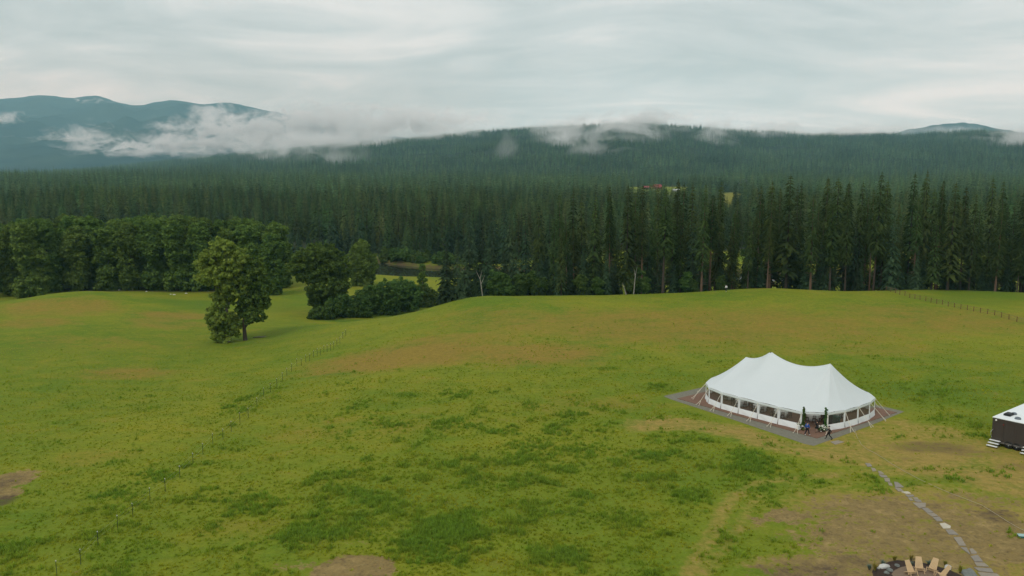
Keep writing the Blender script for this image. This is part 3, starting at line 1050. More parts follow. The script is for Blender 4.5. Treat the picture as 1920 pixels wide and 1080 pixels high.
# low young trees in front of the far clearing so that it shows over their tops
low = (tt > 0.215) & (tt < 0.272) & (P[:, 1] > 560) & (P[:, 1] < 800)
VH[low] *= 0.55
low = (tt > 0.125) & (tt < 0.205) & (P[:, 1] > 850) & (P[:, 1] < 1170)
VH[low] *= 0.5
inview = (pp > -60) & (pp < 1980)

# ------------------------------------------------------------------ individual conifers of the valley
g1 = 'conifers at the near edge of the valley forest'
cand = np.where(inview & (P[:, 1] < 640) & (pp < 1180))[0]
cand = cand[np.argsort(P[cand, 1])][:150]
chosen = np.zeros(len(P), bool); chosen[cand] = True
for i in cand:
    t, c = MID[int(rng.integers(0, 6))]
    place_tree('conifer_tree', t, c, (P[i, 0], P[i, 1], VZ[i] - .2), rng.uniform(0, 6.28), (float(VH[i] * rng.uniform(1.15, 1.5)),) * 2 + (float(VH[i]),),
               'dark %s conifer of the valley forest, %s' % ('short' if VH[i] < .8 else 'tall' if VH[i] > 1.05 else 'middling', 'rising above the left grove' if pp[i] < 545 else 'beyond the river above the gully bushes' if pp[i] < 830 else 'behind the left end of the stand'), 'conifer', g1)
rest = ~chosen
m = int(rest.sum())
hh = VH[rest]
near = P[rest, 1] < 820
pick = np.where(near, rng.integers(0, 6, m), 6 + rng.integers(0, 5, m))
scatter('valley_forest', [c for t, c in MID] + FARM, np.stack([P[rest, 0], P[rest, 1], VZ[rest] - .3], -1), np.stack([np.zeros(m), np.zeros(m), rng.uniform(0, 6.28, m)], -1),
        np.stack([hh * rng.uniform(1.1, 1.5, m), hh * rng.uniform(1.1, 1.5, m), hh], -1), pick, 'dense dark conifer forest filling the flat valley floor')


def height_to(px_top, py_top, loc):
    """tree height so that its tip stands at that height above its foot"""
    dist = loc.y
    return float(z_of(py_top, dist)) - loc.z


# ---- tall stand behind the meadow
TOPX = [820, 860, 900, 960, 1000, 1040, 1080, 1140, 1190, 1230, 1290, 1340, 1380, 1410, 1430, 1485, 1550, 1590, 1630, 1655, 1720, 1770, 1830, 1880, 1920, 2000]
TOPY = [462, 450, 430, 410, 402, 368, 352, 346, 340, 338, 326, 334, 372, 350, 330, 326, 332, 322, 320, 324, 318, 326, 340, 326, 318, 322]
gt = 'tall conifers of the stand along the far edge of the meadow'
gs = 'dense spruces low in the stand along the far edge of the meadow'
stand = []
for k in range(128):
    px = 1010 + (1995 - 1010) * (k + rng.uniform(-.6, 1.6)) / 128
    base = at(px, 553)
    depth = [2.0, 7, 13, 20, 27][k % 5] + rng.uniform(-2, 3)
    q = Vector((base.x, base.y, 0))
    yy = 229 + depth
    xx = (px - 960) / FPX * (yy * cP + 5)
    z = zat(xx, yy)
    top = np.interp(px, TOPX, TOPY) + (rng.uniform(-4, 12) if k % 4 == 0 else rng.uniform(8, 60) if k % 4 < 3 else rng.uniform(40, 110))
    stand.append((px, xx, yy, z, top))
def stand_label(px, yy, trunk):
    where = ('in the stand, left of the marquee' if px < 1300 else 'in the stand, above the marquee' if px < 1660 else 'in the stand, beyond the wire fence')
    row = 'front-row' if yy < 240 else 'second-row' if yy < 250 else 'back-row'
    return 'tall %s conifer with a %s trunk %s' % (row, 'reddish' if trunk.materials[0] == M['bark_red'] else 'dark', where)


for (px, xx, yy, z, top) in stand:
    h = max(16, height_to(px, top, Vector((xx, yy, z))))
    if rng.random() < 0.10:
        t, c = DENSE[int(rng.integers(0, 6))]; s = h * rng.uniform(.6, .85) / 20
        place_tree('spruce_tree', t, c, (xx, yy, z - .3), rng.uniform(0, 6.28), (s, s, s),
                   'bushy dark spruce standing among the tall thin conifers behind the meadow', 'conifer', 'bushy spruces among the tall stand')
    else:
        t, c = TALL[int(rng.integers(0, 8))]; s = h / 30
        w = s * rng.uniform(.75, 1.35)
        place_tree('tall_conifer', t, c, (xx, yy, z - .3), rng.uniform(0, 6.28), (w, w, s),
                   stand_label(px, yy, t), 'conifer', gt, 0.015)
for k in range(40):
    px = 1000 + 560 * (k + rng.random()) / 40 if k < 30 else rng.uniform(1560, 1990)
    yy = 250 + rng.uniform(0, 38)
    xx = (px - 960) / FPX * (yy * cP + 5)
    z = zat(xx, yy)
    s = rng.uniform(.5, .95)
    if k % 3 == 0:
        t, c = MID[int(rng.integers(0, 6))]; s *= .9
    else:
        t, c = DENSE[int(rng.integers(0, 6))]
    place_tree('spruce_tree', t, c, (xx, yy, z - .3), rng.uniform(0, 6.28), (s, s, s * 1.1),
               'dark understorey spruce on the slope just behind the tall front trunks', 'conifer', 'understorey spruces behind the tall stand')
for k in range(46):
    px = rng.uniform(1030, 1985)
    yy = 230.5 + rng.uniform(0, 14)
    xx = (px - 960) / FPX * (yy * cP + 5)
    z = zat(xx, yy)
    s = rng.uniform(.22, .62)
    t, c = DENSE[int(rng.integers(0, 6))]
    place_tree('young_spruce', t, c, (xx, yy, z - .15), rng.uniform(0, 6.28), (s * rng.uniform(.9, 1.25),) * 2 + (s,),
               'young bushy spruce between the front trunks of the tall stand', 'conifer', 'young spruces between the front trunks')
# ---- dense spruces at the stand's left end and low along its front
front = [(838, 566, 455, 1.15), (872, 556, 462, 1.0), (893, 552, 470, .95), (912, 552, 452, 1.0), (858, 553, 440, .9), (945, 553, 462, 1.0), (968, 555, 448, 1.05), (990, 556, 470, .9),
         (1012, 556, 455, 1.0), (1046, 557, 478, 1.1), (1066, 557, 462, 1.0), (1094, 556, 474, .9), (925, 549, 420, .9), (955, 549, 410, .9), (985, 549, 395, .85), (1010, 549, 380, .85), (880, 549, 425, .9), (905, 548, 408, .85),
         (1030, 549, 400, .9), (1236, 551, 470, .9), (1262, 549, 488, 1.0), (1310, 547, 470, 1.0), (1318, 548, 500, 1.2), (1425, 540, 480, 1.0), (1536, 543, 440, 1.0), (1545, 543, 470, 1.1), (1504, 541, 460, .8), (1815, 541, 470, 1.2), (1840, 541, 500, 1.2),
         (1612, 544, 490, .9), (1690, 540, 500, .8), (1768, 540, 480, .9), (1886, 545, 475, 1.0), (1145, 555, 490, .9), (1120, 556, 500, .9), (1358, 544, 498, 1.0), (1200, 553, 505, .8)]
for (px, py, top, wf) in front:
    if py < 550 and px < 1040 and top < 430:
        yy = 246 + rng.uniform(0, 10)
    else:
        yy = 231 + rng.uniform(0, 5) if px > 860 else 214
    xx = (px - 960) / FPX * (yy * cP + 5)
    z = zat(xx, yy)
    h = height_to(px, top, Vector((xx, yy, z)))
    t, c = DENSE[int(rng.integers(0, 6))]; s = h / 20
    big = px == 838
    place_tree('spruce_tree', t, c, (xx, yy, z - .25), rng.uniform(0, 6.28), (max(s, .55) * wf, max(s, .55) * wf, s),
               'big dark spruce at the very left end of the tall stand, beside the bushes' if big else
               '%s low-boughed dark spruce %s' % ('tall' if h > 17 else 'mid-height' if h > 12 else 'short', 'behind the bleached forked snag' if 880 < px < 935 else 'at the left end of the tall stand' if px < 1050 else 'left of the white-shirted person' if px < 1360 else 'at the foot of the stand above the marquee' if px < 1660 else 'beyond the wire fence'), 'conifer', None if big else gs)

# ---- spruces on the far river bank, some bluish
bank_sp = [(560, 420), (578, 428), (600, 402), (618, 410), (640, 426), (652, 405), (678, 388), (700, 418), (716, 430), (735, 428), (760, 424), (790, 436), (806, 428), (822, 440), (842, 410), (545, 430), (860, 400), (628, 396), (664, 420), (748, 440), (776, 445), (585, 444), (880, 395), (900, 385), (925, 380), (945, 372)]
for (px, top) in bank_sp:
    yy = float(np.interp((px - 960) / FPX * 400, RX, RY)) + rng.uniform(27, 46)
    xx = (px - 960) / FPX * (yy * cP + 6)
    z = zat(xx, yy)
    h = max(10, height_to(px, top, Vector((xx, yy, z))))
    t, c = DENSE[int(rng.integers(0, 6))]; s = h / 20
    place_tree('spruce_tree', t, c, (xx, yy, z - .3), rng.uniform(0, 6.28), (s * 1.05, s * 1.05, s),
               'blue-green spruce on the far bank of the river', 'conifer', 'spruces on the far river bank')

# ------------------------------------------------------------------ broad-leaved trees
def broad(seed, ells, h, r0, bark, leaf, clump_r=1.2, dens=7, per=60, size=.5, lean=0.0):
    cl = clumps_in(ells, dens, clump_r, seed)
    V, F = leaves(cl, per, size, seed + 1)
    return limbs_mesh('trunk', h, r0, ells, bark, seed, lean=lean), mesh_from('crown', V, F, leaf)


COT = []
for k in range(5):
    g = np.random.default_rng(500 + k)
    ells = []
    for j in range(15):
        f = g.uniform(.04, .90)
        rr = 4.6 * (1 - abs(f - .58) ** 2 * 1.6) * g.uniform(.35, .75)
        a = g.uniform(0, 6.28)
        ells.append((math.cos(a) * rr * .8, math.sin(a) * rr * .8, 27 * f, g.uniform(2, 3.1), g.uniform(2, 3.1), g.uniform(2, 3.4)))
    ells.append((0, 0, 24.3, 2.4, 2.4, 2.4))
    COT.append(broad(510 + k, ells, 27, .42, M['bark'], M['leaf'], 1.2, 7, 46, .64))
gg = 'cottonwoods of the dense grove on the left'
gro = []
for row, (yy, n0, off) in enumerate(((309, 13, 0), (320, 12, 17), (333, 12, 5), (346, 12, 22))):
    for k in range(n0):
        px = -50 + 580 * (k + .5) / n0 + off + rng.uniform(-14, 14)
        gro.append((px, yy + rng.uniform(-4, 4) - (8 if px > 470 else 0) - (14 if px < 60 else 0), row))
for (px, yy, row) in gro:
    xx = (px - 960) / FPX * (yy * cP + 6.5)
    z = zat(xx, yy)
    top = np.interp(px, [-60, 0, 70, 110, 200, 350, 420, 500, 545], [418, 412, 404, 397, 404, 397, 404, 408, 418]) + (rng.uniform(0, 10) if row else rng.uniform(6, 24))
    h = height_to(px, top, Vector((xx, yy, z)))
    t, c = COT[int(rng.integers(0, 5))]; s = h / 27.3
    w = s * rng.uniform(.95, 1.2)
    place_tree('cottonwood_tree', t, c, (xx, yy, z - .2), rng.uniform(0, 6.28), (w, w, s),
               'leafy %s cottonwood in the %s of the left grove' % (('front-row', 'second-row', 'third-row', 'back-row')[row], 'far left end' if px < 100 else 'left half' if px < 260 else 'right half' if px < 440 else 'rounded right end'), 'tree', gg)


def special(name, label, px, py, ells_px, scale_hint, bark, leaf, seed, h=None, r0=.35, dens=8, per=60, size=.42, cat='tree', clump=1.0, group=None, dy=0.0, depthf=.9, lean=0.0):
    """crown lobes given as (px, py, half width, half height) in the photograph, at the tree's own distance"""
    b = at(px, py)
    if dy:
        b = Vector((b.x * (1 + dy / b.y), b.y + dy, 0)); b.z = zat(b.x, b.y)
    k = math.hypot(b.y, CAMZ - b.z) / FPX
    g = random.Random(seed)
    ells = []
    _, bpy_, _ = project(b.x, b.y, b.z)
    for (ex, ey, rw, rh) in ells_px:
        ells.append(((ex - project(b.x, b.y, b.z)[0]) * k, g.uniform(-.25, .25) * rw * k * 2, (bpy_ - ey) * k, rw * k, rw * k * depthf, rh * k))
    h = max(e[2] + e[5] * .6 for e in ells)
    t, c = broad(seed, ells, h, r0, bark, leaf, clump, dens, per, size, lean)
    return place_tree(name, t, c, b, 0.0, 1.0, label, cat, group)


special('cottonwood_tree', 'left one of two trees alone in the hollow, pale green and leafy to the ground', 428, 641,
        [(432, 462, 22, 17), (415, 480, 26, 17), (448, 485, 26, 20), (395, 495, 20, 13), (430, 510, 34, 18), (405, 520, 22, 12), (445, 535, 26, 20), (425, 555, 22, 18), (415, 590, 22, 22), (432, 608, 22, 20), (408, 612, 14, 16), (420, 628, 18, 8), (384, 492, 12, 7)],
        8, M['bark_grey'], M['leaf_light'], 31, r0=.36, dens=11, per=44, size=.44, clump=.72)
special('cottonwood_tree', 'right of the two trees standing alone in the hollow, with bare lower trunk', 460, 638,
        [(478, 492, 16, 16), (490, 505, 15, 20), (472, 520, 24, 22), (488, 540, 22, 22), (475, 560, 24, 22), (495, 565, 14, 16), (482, 588, 20, 16), (462, 575, 16, 18)],
        8, M['bark'], M['leaf'], 32, r0=.42, dens=11, per=42, size=.44, clump=.72)
special('round_tree', 'broad round tree with spreading boughs above the bushes in the gully', 606, 600,
        [(600, 475, 34, 17), (575, 488, 26, 16), (625, 492, 28, 20), (560, 503, 18, 12), (600, 505, 42, 20), (638, 515, 18, 14), (580, 518, 22, 12), (612, 535, 32, 22), (596, 558, 20, 22), (628, 556, 22, 18), (642, 535, 14, 10), (606, 580, 18, 14)],
        7, M['bark'], M['leaf'], 33, r0=.4, dens=11, per=44, size=.46, dy=14, clump=.78)
special('poplar_tree', 'upright oval tree standing beyond the gully bushes, near the river', 683, 560,
        [(678, 465, 14, 14), (676, 485, 19, 20), (684, 505, 21, 22), (678, 525, 18, 20), (686, 540, 18, 16), (690, 492, 15, 20), (668, 505, 14, 16)],
        7, M['bark'], M['leaf'], 34, r0=.3, dens=12, per=54, size=.5, dy=30, clump=.9)
special('slim_tree', 'slim young tree rising out of the bushes beside the spruces', 793, 578, [(793, 505, 5, 14), (792, 525, 7, 14), (794, 545, 9, 16), (793, 565, 10, 12)], 7, M['bark_grey'], M['leaf'], 35, r0=.12, dens=14, per=40, size=.4, dy=10, clump=.6)
bushes = [('low round bush at the left end of the gully thicket', 605, 602, [(600, 588, 18, 13), (618, 585, 18, 16), (592, 596, 12, 8)]),
          ('wide dark bush in the gully thicket, below the round tree', 655, 598, [(640, 575, 24, 20), (662, 572, 26, 22), (650, 590, 34, 10), (680, 580, 18, 18)]),
          ('bush with a pale forked stem in the middle of the gully thicket', 716, 594, [(705, 560, 22, 24), (725, 552, 24, 24), (712, 580, 26, 14), (735, 570, 16, 20)]),
          ('tall leafy bush in the right half of the gully thicket', 752, 588, [(752, 548, 22, 24), (770, 555, 20, 24), (755, 572, 26, 16), (765, 540, 16, 14)]),
          ('rounded bush between the tall leafy bush and the big spruce', 800, 578, [(792, 556, 18, 20), (808, 560, 16, 18), (800, 570, 22, 12), (780, 565, 14, 16)]),
          ('small bush at the foot of the oval tree', 690, 575, [(682, 555, 16, 12), (695, 548, 14, 12)]),
          ('bush leaning out over the brow at the far left edge of the meadow', 30, 552, [(34, 543, 17, 10), (22, 548, 10, 7), (46, 548, 10, 7)]),
          ('bush in the grass under the stand, beside the fence corner', 1588, 545, [(1585, 534, 10, 7), (1592, 537, 8, 6)])]
for i, (lab, px, py, e) in enumerate(bushes):
    special('bush', lab, px, py, e, 7, M['bark_grey'] if i != 2 else M['bark_pale'], M['leaf_bush'], 60 + i, r0=.12, dens=12, per=52, size=.38, cat='bush', clump=.75, dy=5 if i not in (6, 7) else 1)
# weedy fringe below the brow
sap = [(932, 552, 500, 34), (948, 553, 505, 30), (975, 556, 508, 36), (1000, 556, 502, 40), (1015, 556, 515, 34), (1090, 556, 508, 34), (1120, 556, 515, 30), (1180, 553, 500, 36), (1196, 552, 495, 40), (1210, 552, 515, 30), (1288, 549, 505, 36), (1302, 548, 520, 30), (1350, 545, 512, 30)]
SAPM = []
for k in range(3):
    g = np.random.default_rng(700 + k)
    ells = [(g.uniform(-1, 1), g.uniform(-1, 1), 8 * f, 1.5 * (1.1 - abs(f - .5)), 1.5, 1.5) for f in (.25, .4, .55, .7, .88)]
    SAPM.append(broad(710 + k, ells, 8.6, .1, M['bark_pale'], M['leaf_bush'], .75, 14, 44, .42))
for (px, py, top, w) in sap:
    yy = 230.5 + rng.uniform(-.5, 2.5)
    xx = (px - 960) / FPX * (yy * cP + 5); z = zat(xx, yy)
    h = height_to(px, top, Vector((xx, yy, z)))
    t, c = SAPM[int(rng.integers(0, 3))]; s = h / 9.4
    place_tree('birch_sapling', t, c, (xx, yy, z - .1), rng.uniform(0, 6.28), (s * 1.15, s * 1.15, s), 'young leafy birch at the foot of the tall conifer stand', 'tree', 'young birches at the foot of the stand')
# bushes along the far bank and in the river meadow seen between the trunks
BUSHM = []
for k in range(3):
    g = np.random.default_rng(740 + k)
    ells = [(g.uniform(-2, 2), g.uniform(-2, 2), g.uniform(1, 3), g.uniform(1.2, 2), g.uniform(1.2, 2), g.uniform(1, 1.8)) for _ in range(6)]
    BUSHM.append(broad(750 + k, ells, 4, .1, M['bark_grey'], M['leaf_bush'], .9, 9, 36, .6))
for k in range(46):
    if k < 20:
        px = rng.uniform(690, 860); yy = 0
        xx0 = (px - 960) / FPX * 400
        yy = float(np.interp(xx0, RX, RY)) + rng.uniform(21, 30)
    else:
        px = rng.uniform(1120, 1960)
        xx0 = (px - 960) / FPX * 400
        yy = float(np.interp(xx0, RX, RY)) + rng.choice([-30, -22, 28, 36, 50, 62]) + rng.uniform(-3, 3)
    xx = (px - 960) / FPX * (yy * cP + 6)
    t, c = BUSHM[int(rng.integers(0, 3))]
    s = rng.uniform(.7, 1.5)
    place_tree('bush', t, c, (xx, yy, zat(xx, yy) - .2), rng.uniform(0, 6.28), s,
               'light green bush along the top of the eroded far river bank' if k < 20 else 'green bush in the river meadow, glimpsed between the trunks of the stand', 'bush',
               'bushes on the far river bank' if k < 20 else 'bushes in the river meadow')


# ------------------------------------------------------------------ the marquee
M['canvas'] = material('white_canvas', (0.81, 0.87, 0.88), 0.75, (0.6, (0.85, 0.90, 0.91), 0.3), spec=0.2)
_cn, _cl = M['canvas'].node_tree.nodes, M['canvas'].node_tree.links
_t = _cn.new('ShaderNodeBsdfTranslucent'); _t.inputs[0].default_value = (.9, .9, .88, 1)
_m = _cn.new('ShaderNodeMixShader'); _m.inputs[0].default_value = .33
_cl.new(_cn['Principled BSDF'].outputs[0], _m.inputs[1]); _cl.new(_t.outputs[0], _m.inputs[2]); _cl.new(_m.outputs[0], _cn['Material Output'].inputs['Surface'])
M['white_trim'] = material('white_vinyl', (0.78, 0.79, 0.78), 0.55)
M['rope'] = material('pale_rope', (0.66, 0.60, 0.48), 0.9)
M['steel'] = material('galvanised_steel', (0.45, 0.45, 0.44), 0.45, metallic=0.6)
M['mat'] = material('brown_matting', (0.15, 0.082, 0.055), 0.9, (1.2, (0.20, 0.112, 0.074), 0.25), bump=(9, 0.4))
M['gravel'] = material('grey_gravel', (0.145, 0.135, 0.10), 0.95, (2.2, (0.20, 0.188, 0.145), 0.2), bump=(14, 0.8))
M['wood_dark'] = material('dark_wood', (0.060, 0.032, 0.020), 0.6, (3, (0.10, 0.055, 0.032)))
M['cloth'] = material('table_linen', (0.74, 0.71, 0.66), 0.85, (2.5, (0.82, 0.80, 0.76)))
M['green_cloth'] = material('green_cloth', (0.030, 0.085, 0.065), 0.8)


def clear_vinyl():
    m = bpy.data.materials.new('clear_vinyl'); m.use_nodes = True
    N, L = m.node_tree.nodes, m.node_tree.links
    N.clear()
    out = N.new('ShaderNodeOutputMaterial')
    t = N.new('ShaderNodeBsdfTransparent'); t.inputs[0].default_value = (0.93, 0.95, 0.95, 1)
    g = N.new('ShaderNodeBsdfGlossy'); g.inputs['Roughness'].default_value = 0.12
    d = N.new('ShaderNodeBsdfDiffuse'); d.inputs[0].default_value = (0.6, 0.55, 0.48, 1)
    lw = N.new('ShaderNodeLayerWeight'); lw.inputs[0].default_value = 0.25
    m1 = N.new('ShaderNodeMixShader'); m2 = N.new('ShaderNodeMixShader'); m2.inputs[0].default_value = 0.06
    L.new(lw.outputs['Fresnel'], m1.inputs[0]); L.new(t.outputs[0], m1.inputs[1]); L.new(g.outputs[0], m1.inputs[2])
    L.new(m1.outputs[0], m2.inputs[1]); L.new(d.outputs[0], m2.inputs[2])
    L.new(m2.outputs[0], out.inputs['Surface'])
    return m


M['vinyl'] = clear_vinyl()
TPOLY = [(0, 0), (3.2, -.33), (6.3, -.45), (9.4, -.5), (12.4, -.45), (15.2, .25), (17.2, 2.0), (18.5, 4.8), (18.9, 7.7), (18.5, 10.6), (17.2, 13.4), (15.2, 15.15), (12.4, 15.85),
         (9.4, 15.9), (6.3, 15.85), (3.2, 15.7), (0.0, 15.3), (-2.05, 13.5), (-2.75, 11.1), (-2.95, 8.0), (-2.85, 5.1), (-2.24, 2.19)]
EAVE = 2.35
RIDGE_V = 7.7


def ridge_z(u):
    if u < 1.2: return 7.3
    if u < 10.6: return 6.22 + 1.08 * (abs(u - 5.9) / 4.7) ** 2
    f = (u - 10.6) / 4.2
    return 7.3 + (5.75 - 7.3) * f - 4 * 0.50 * f * (1 - f)


def tl(u, v, z):
    """tent frame to world, tent origin at the ground below its near corner"""
    x, y = tent_xy(u, v)
    return (x, y, z)


tc_u, tc_v = 8.0, 7.7
TC = Vector(tl(tc_u, tc_v, 0))


def rel(u, v, z):
    return tuple(Vector(tl(u, v, z)) - TC)


tent = empty('marquee', TC)
tag(tent, 'large white peaked marquee with clear window walls on a brown mat', 'marquee')
# roof
per = []
nP = len(TPOLY)
for i in range(nP):
    a, b = np.array(TPOLY[i]), np.array(TPOLY[(i + 1) % nP])
    for k in range(6):
        per.append((a + (b - a) * k / 6, math.sin(math.pi * k / 6)))
V = []; Fq = []
NR = 18
for (q, sag) in per:
    fu = min(max(q[0], 1.2), 14.8)
    fu = 1.2 + (fu - 1.2)
    foot = np.array((fu, RIDGE_V))
    for j in range(NR + 1):
        r = j / NR
        p = foot + (q - foot) * (r * (1.0 + 0.012))
        pr = 0.62 * (1 - r) + 0.38 * (1 - r) ** 2
        zz = EAVE + .02 + (ridge_z(fu) - EAVE) * pr - 0.06 * sag * math.sin(math.pi * min(1, r * 1.0)) + 0.05 * sag * r ** 6
        V.append(rel(p[0], p[1], zz))
w = NR + 1
for i in range(len(per)):
    k = (i + 1) % len(per)
    for j in range(w - 1):
        Fq.append((i * w + j, k * w + j, k * w + j + 1, i * w + j + 1))
me = mesh_from('roof', V, Fq, M['canvas'], True)
bm = bmesh.new(); bm.from_mesh(me); bmesh.ops.remove_doubles(bm, verts=bm.verts, dist=0.002); bmesh.ops.recalc_face_normals(bm, faces=bm.faces)
bm.to_mesh(me); bm.free()
obj('roof', me, tent)
V = []; Fq = []
for (q, sag) in per:
    fu = min(max(q[0], 1.2), 14.8); foot = np.array((fu, RIDGE_V))
    V += [rel(*(foot + (q - foot) * 1.0125), EAVE + .02 - .01 * sag), rel(*(foot + (q - foot) * 1.016), EAVE - .24 + .05 * sag)]
for i in range(len(per)):
    k = (i + 1) % len(per); Fq.append((2 * i, 2 * k, 2 * k + 1, 2 * i + 1))
obj('valance', mesh_from('valance', V, Fq, M['canvas']), tent)
for u in (1.2, 10.6, 14.8):
    b = MB(); b.tube([rel(u, RIDGE_V, 0.0), rel(u, RIDGE_V, ridge_z(u) - .05)], .07, 8)
    obj('centre_pole', b.mesh('centre_pole', M['wood_dark']), tent)
for i in range(nP):
    a, b_ = np.array(TPOLY[i]), np.array(TPOLY[(i + 1) % nP])
    b = MB(); b.tube([rel(*a, 0.0), rel(*a, EAVE)], .055, 6)
    obj('side_pole', b.mesh('side_pole', M['white_trim']), tent)
    # guy line, straight out from the wall, with a forked lower end and stakes
    c = np.array((np.clip(a[0], 2, 14), RIDGE_V)); d = a - c; d /= np.linalg.norm(d)
    n_ = np.array((-d[1], d[0]))
    b = MB()
    e = a + d * 1.9
    k = a + d * 1.45
    zk = EAVE * (1 - 1.45 / 2.05)
    b.tube([rel(*a, EAVE - .02), rel(*k, zk)], .033, 4)
    for sg in (-.28, .28):
        s_ = e + n_ * sg + d * .12
        b.tube([rel(*k, zk), rel(*s_, .02)], .03, 4)
        b.tube([rel(*(s_ + d * .03), .16), rel(*s_, -.05)], .03, 4)
    obj('guy_line', b.mesh('guy_line', M['rope']), tent)
    if i == nP - 1:
        continue                      # the entrance
    L_ = np.linalg.norm(b_ - a); dr = (b_ - a) / L_; nn = np.array((dr[1], -dr[0]))
    m0, m1 = .19, L_ - .19
    def wp(s, z, off=0.0):
        q = a + dr * s + nn * off
        return rel(q[0], q[1], z)
    b = MB()
    V = [wp(.06, .04, .16), wp(L_ - .06, .04, .16), wp(L_ - .06, .80, .02), wp(.06, .80, .02), wp(L_ - .06, 2.02, 0), wp(.06, 2.02, 0), wp(L_ - .06, 2.27, 0), wp(.06, 2.27, 0),
         wp(m0, .80, .02), wp(m1, .80, .02), wp(m1, 2.02, 0), wp(m0, 2.02, 0), wp(L_ * .35, .0, .20), wp(L_ * .7, .06, .12)]
    b.add(V, [(0, 12, 8, 3), (12, 13, 9, 8), (13, 1, 2, 9), (3, 8, 11, 5), (9, 2, 4, 10), (5, 11, 10, 4), (5, 4, 6, 7)])
    wl = obj('wall_panel', b.mesh('wall_panel', M['white_trim']), tent)
    b = MB(); b.add([wp(m0, .80, .02), wp(m1, .80, .02), wp(m1, 2.02, 0), wp(m0, 2.02, 0)], [(0, 1, 2, 3)])
    obj('window_pane', b.mesh('window_pane', M['vinyl']), wl)

# mat and gravel pad
def flat(name, poly, z0, z1, mat, **kw):
    b = MB(); b.prism(poly, z0, z1)
    return obj(name, b.mesh(name, mat), **kw)


pad = [tent_xy(*q) for q in ((21.8, -1.9), (20.0, -2.3), (8, -3.3), (-3.6, -4.5), (-4.7, -4.3), (-4.4, 8), (-3.7, 18.3), (21.5, 18.5))]
tag(flat('gravel_pad', pad, -.05, .012, M['gravel']), 'grey gravel apron under the marquee', kind='structure')
mt = [tent_xy(*q) for q in ((19.6, -1.35), (-3.3, -1.5), (-3.35, 17.0), (19.6, 17.0))]
tag(flat('brown_mat', mt, .012, .06, M['mat']), 'reddish brown ground mat spread under the white marquee', 'mat')

# furniture inside
def round_table():
    b = MB()
    b.lathe([(.05, 0), (.94, 0.02), (.90, .35), (.91, .70), (.90, .755), (.0, .757)], 18)
    return b.mesh('tablecloth', M['cloth'], True)


def bottoms():
    b = MB(); b.lathe([(.3, 0), (.3, .03), (.05, .06), (.05, .70), (.8, .71), (.8, .74)], 12)
    return b.mesh('table_base', M['wood_dark'])


def chair_mesh():
    b = MB()
    b.box((0, 0, .45), (.44, .44, .05))
    for x in (-.19, .19):
        for y in (-.19, .19):
            b.box((x, y, .213), (.045, .045, .425))
        b.box((x, -.205, .70), (.045, .03, .46))
    for z in (.62, .76, .90):
        b.box((0, -.205, z), (.335, .025, .07))
    return b.mesh('chair', M['wood_dark'])


tb, bs, chm = round_table(), bottoms(), chair_mesh()
tabs = [(1.6, 5.0, 'just inside the open entrance'), (5.2, 3.0, 'behind the third and fourth windows from the entrance'), (8.6, 3.0, 'behind the middle windows of the long wall'),
        (11.8, 3.2, 'near the far left end of the long wall'), (15.0, 4.6, 'in the far left corner of the marquee'), (.8, 9.0, 'behind the short right wall'),
        (1.4, 12.4, 'in the right-hand corner of the marquee'), (5.6, 7.4, 'in the middle of the marquee floor'), (9.2, 7.6, 'deep in the marquee behind the long wall')]
for i, (u, v, where) in enumerate(tabs):
    x, y, z = tl(u, v, .06)
    t = empty('round_table', (x, y, z))
    tag(t, 'round table under a pale cloth ' + where, 'table', 'round tables inside the marquee')
    obj('tablecloth', tb, t); obj('table_base', bs, t)
    for k in range(7):
        a = 6.283 * k / 7 + i
        c = obj('chair', chm, None, (x + 1.22 * math.cos(a), y + 1.22 * math.sin(a), .06), a + math.pi / 2)
        tag(c, 'dark wooden chair at the table ' + where, 'chair', 'dark chairs at the table ' + where)
# a dark standing screen and a green draped bar by the right wall
x, y, z = tl(-1.3, 3.9, .06)
b = MB()
for k in (-1, 0, 1):
    b.box((k * .52, .06 * abs(k), .85), (.5, .05, 1.62))
    for e in (-.22, .22): b.box((k * .52 + e, .06 * abs(k), .02), (.05, .09, .04))
o = obj('standing_screen', b.mesh('standing_screen', material('charcoal_fabric', (.02, .022, .024), .85)), None, (x, y, z), math.radians(115))
tag(o, 'dark folding screen just inside the window right of the entrance', 'screen')
x, y, z = tl(-.7, 6.0, .06)
b = MB(); b.box((0, 0, .45), (1.7, .7, .9)); b.box((0, 0, .92), (1.8, .8, .05))
for k in (-.6, -.2, .2, .6): b.box((k, -.36, .44), (.03, .04, .86))
o = obj('draped_bar', b.mesh('draped_bar', M['green_cloth'], bevel=.02), None, (x, y, z), math.radians(125))
tag(o, 'long table draped in green cloth behind the window right of the entrance', 'table')

# flowers and climbing greens by the entrance
M['petal'] = material('white_petals', (.72, .71, .62), .8)
M['sprig'] = foliage('garland_leaves', (.06, .12, .03), (.12, .19, .05), 1.5, .15)


def flower_heap(name, u, v, r, h, label, seed):
    g = np.random.default_rng(seed)
    e = empty(name, tl(u, v, .06)); tag(e, label, 'flowers')
    cl = np.column_stack([g.normal(0, r * .5, 16), g.normal(0, r * .5, 16), g.uniform(.1, h, 16), np.full(16, .16)])
    V, F = leaves(cl, 9, .16, seed); obj('greenery', mesh_from('greenery', V, F, M['sprig']), e)
    b = MB()
    for k in range(46):
        x, y = g.normal(0, r * .5), g.normal(0, r * .5)
        z = h * (1 - min(1, (x * x + y * y) / (r * r * 1.6))) * g.uniform(.5, 1.1) + .05
        b.lathe([(.015, -.05), (.085, .0), (.06, .05)], 5, (x, y, z))
    obj('blooms', b.mesh('blooms', M['petal']), e)
    b = MB(); b.lathe([(r * .5, 0), (r * .62, .18), (r * .58, .2)], 10)
    obj('pot', b.mesh('pot', M['wood_dark']), e)


